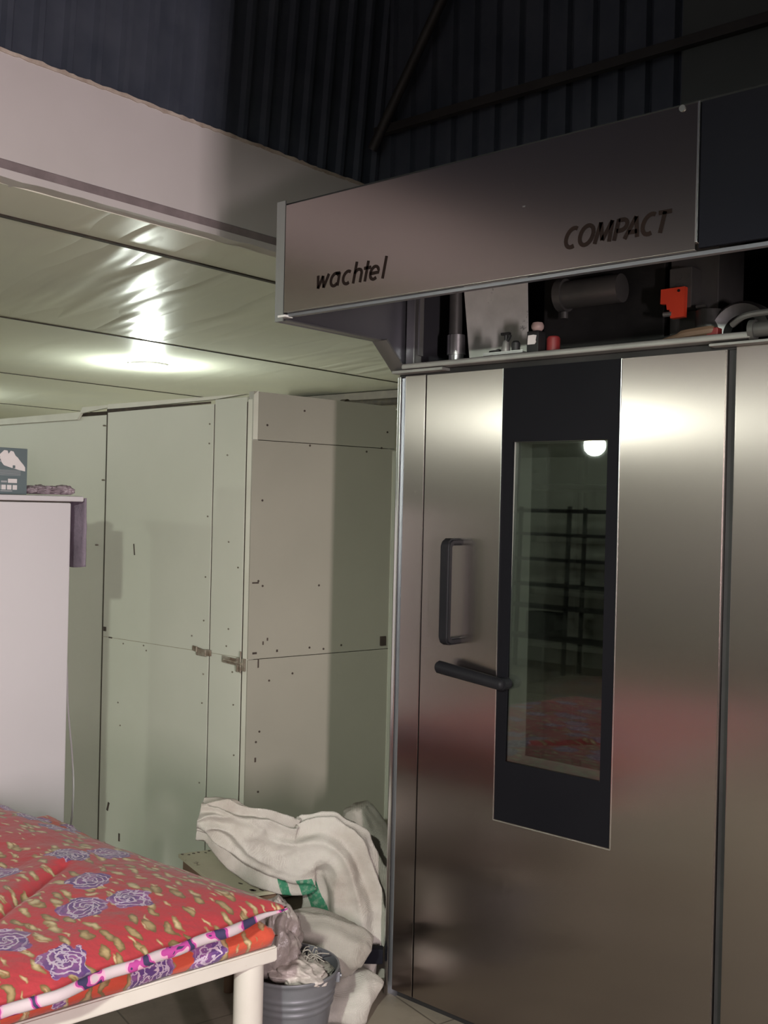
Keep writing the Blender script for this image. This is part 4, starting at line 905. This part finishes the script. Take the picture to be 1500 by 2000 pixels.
# flattened sack on the floor carrying the roll
bm = loft([(-0.30, 0.02, 3.24, 0.02, 0.03), (-0.25, 0.030, 3.26, 0.030, 0.08), (-0.17, 0.036, 3.28, 0.040, 0.11), (-0.08, 0.050, 3.28, 0.052, 0.11), (-0.015, 0.050, 3.30, 0.062, 0.09), (0.0, 0.045, 3.30, 0.03, 0.03)], 44, 0.012, 64, 9, 0.012, 5)
tag(fin('woven_sack', bm, 'sack', None, True, 180), 'flattened cream sack spread on the floor against the oven corner', 'sack', 'white woven sacks beside the oven')
bm = bmesh.new(); obox(bm, at(-0.012, 0.130, 3.405), (0.085, 0.035, 0.05), Matrix.Rotation(yaw, 3, 'Z'), 0.004)
tag(fin('dark_block', bm, 'navy_panel', None, True), 'dark blue block wedged between the sacks beside the oven corner', 'block')
# bucket
BC = V((-2.112, 2.085, 0.0))
bk = thing('bucket', 'grey metal bucket full of crumpled plastic, beside the bench leg', 'bucket', BC)
bm = bmesh.new(); prof = [(0.086, 0.0), (0.088, 0.003)]
H = 0.285
def br(z): return 0.088+0.046*z/H
for z in [0.01+0.005*i for i in range(54)]:
    a = 0.0
    for zc in (0.196, 0.216, 0.236): a += 0.0035*math.exp(-((z-zc)/0.0035)**2)
    prof.append((br(z)+a, z))
prof += [(0.135, H-0.005), (0.139, H), (0.138, H+0.006), (0.133, H+0.006), (0.131, H-0.002), (0.126, 0.24), (0.090, 0.02), (0.001, 0.02)]
rg = lathe(bm, prof, BC, 56); bm.faces.new(rg[0]); fin('pail', bm, 'bucket', bk, True, 60)
for sg in (-1, 1):
    p = BC+RV*0.134*sg+V((0, 0, 0.262)); bm = bmesh.new(); obox(bm, p, (0.012, 0.03, 0.03), yaw, 0.003); cyl(bm, p-RV*0.008, p+RV*0.010, 0.006); fin('handle_lug', bm, 'bucket', bk, True)
bm = bmesh.new(); hp = []
for k in range(25):
    th = PI*k/24; hp.append(BC+RV*0.140*math.cos(th)+V((0, 0, 0.262))+FV*0.137*math.sin(th)+V((0, 0, 0.03*math.sin(th))))
tube(bm, hp, 0.003); fin('wire_handle', bm, 'steel_dark', bk, True)
bm = bmesh.new(); c = BC+V((0, 0, 0.285))
lump(bm, c-RV*0.04+V((0, 0, 0.055))+FV*0.01, (0.065, 0.060, 0.105), 0.30, 4, 2, 5, ridge=0.22); lump(bm, c-RV*0.04+V((0, 0, 0.12)), (0.030, 0.030, 0.060), 0.30, 4, 12, 5, ridge=0.25)
tag(fin('plastic_wrap', bm, 'murky_bag', None, True, 180), 'murky grey crumpled plastic wrap sticking up out of the bucket', 'plastic')
bm = bmesh.new(); lump(bm, c+RV*0.015-FV*0.035+V((0, 0, 0.004)), (0.085, 0.060, 0.030), 0.25, 4, 5, 5, ridge=0.2)
tag(fin('plastic_wrap', bm, 'clear_bag', None, True, 180), 'pale crumpled plastic bag at the front of the bucket rim', 'plastic')
bm = bmesh.new()
for k in range(14):
    a = random.uniform(0, 6.28); p0 = c+RV*(0.05+0.03*math.cos(a))+FV*0.03*math.sin(a)+V((0, 0, 0.0)); q = c+RV*random.uniform(0.02, 0.11)+FV*random.uniform(-0.02, 0.07)+V((0, 0, random.uniform(0.01, 0.045)))
    tube(bm, catmull([p0, (p0+q)/2+V((0, 0, 0.02)), q], 4), 0.0018, 5)
lump(bm, c+RV*0.065+FV*0.02+V((0, 0, -0.022)), (0.050, 0.06, 0.02), 0.2, 8, 8, 4)
st = fin('shredded_netting', bm, 'sack_grey', None, True); tag(st, 'tangle of thin shredded netting strands at the right of the bucket', 'netting'); st['kind'] = 'stuff'
# stool with worn painted board
q = [V((-2.994, 2.369, 0)), V((-2.928, 2.539, 0)), V((-2.477, 2.394, 0)), V((-2.545, 2.233, 0))]
sl = thing('stool', 'low stool with chipped pale green board top, in front of the booth', 'stool', (-2.6, 2.25, 0))
bm = bmesh.new(); quad_slab(bm, q, 0.318, 0.330); fin('seat_board', bm, 'ply', sl)
cq = sum(q, V((0, 0, 0)))/4
bm = bmesh.new(); quad_slab(bm, [cq+(p-cq)*0.90 for p in q], 0.272, 0.318); fin('apron', bm, 'wood', sl)
for p in q:
    pp = cq+(p-cq)*0.80; bm = bmesh.new(); cyl(bm, (pp.x, pp.y, 0.0), (pp.x, pp.y, 0.273), 0.016, 0.020); fin('leg', bm, 'wood', sl, True)
def chip(p, w_, d_):
    bm = bmesh.new(); n_ = 7; c_ = [V((p.x+w_*random.uniform(0.5, 1.1)*math.cos(2*PI*k/n_), p.y+d_*random.uniform(0.5, 1.1)*math.sin(2*PI*k/n_), 0)) for k in range(n_)]
    quad_slab(bm, c_, 0.3298, 0.3306); fin('paint_chip', bm, 'mark', sl)
for k in range(9): chip(q[0].lerp(q[1], (k+0.5)/9)+(q[3]-q[0])*random.uniform(0.02, 0.06), 0.008, 0.006)
for k in range(7): chip(q[1].lerp(q[2], random.uniform(0.05, 0.9))+(q[0]-q[1])*random.uniform(0.04, 0.10), 0.011, 0.007)
for k in range(9): chip(q[2].lerp(q[1], random.uniform(0.03, 0.22))+(q[3]-q[2])*random.uniform(0.08, 0.6), 0.013, 0.008)
bm = bmesh.new(); obox(bm, at(-0.345, 0.148, 3.385), (0.07, 0.05, 0.29), yaw, 0.004)
tag(fin('red_crate', bm, 'red', None, True), 'dark red box half hidden behind the quilts and the sacks', 'box')
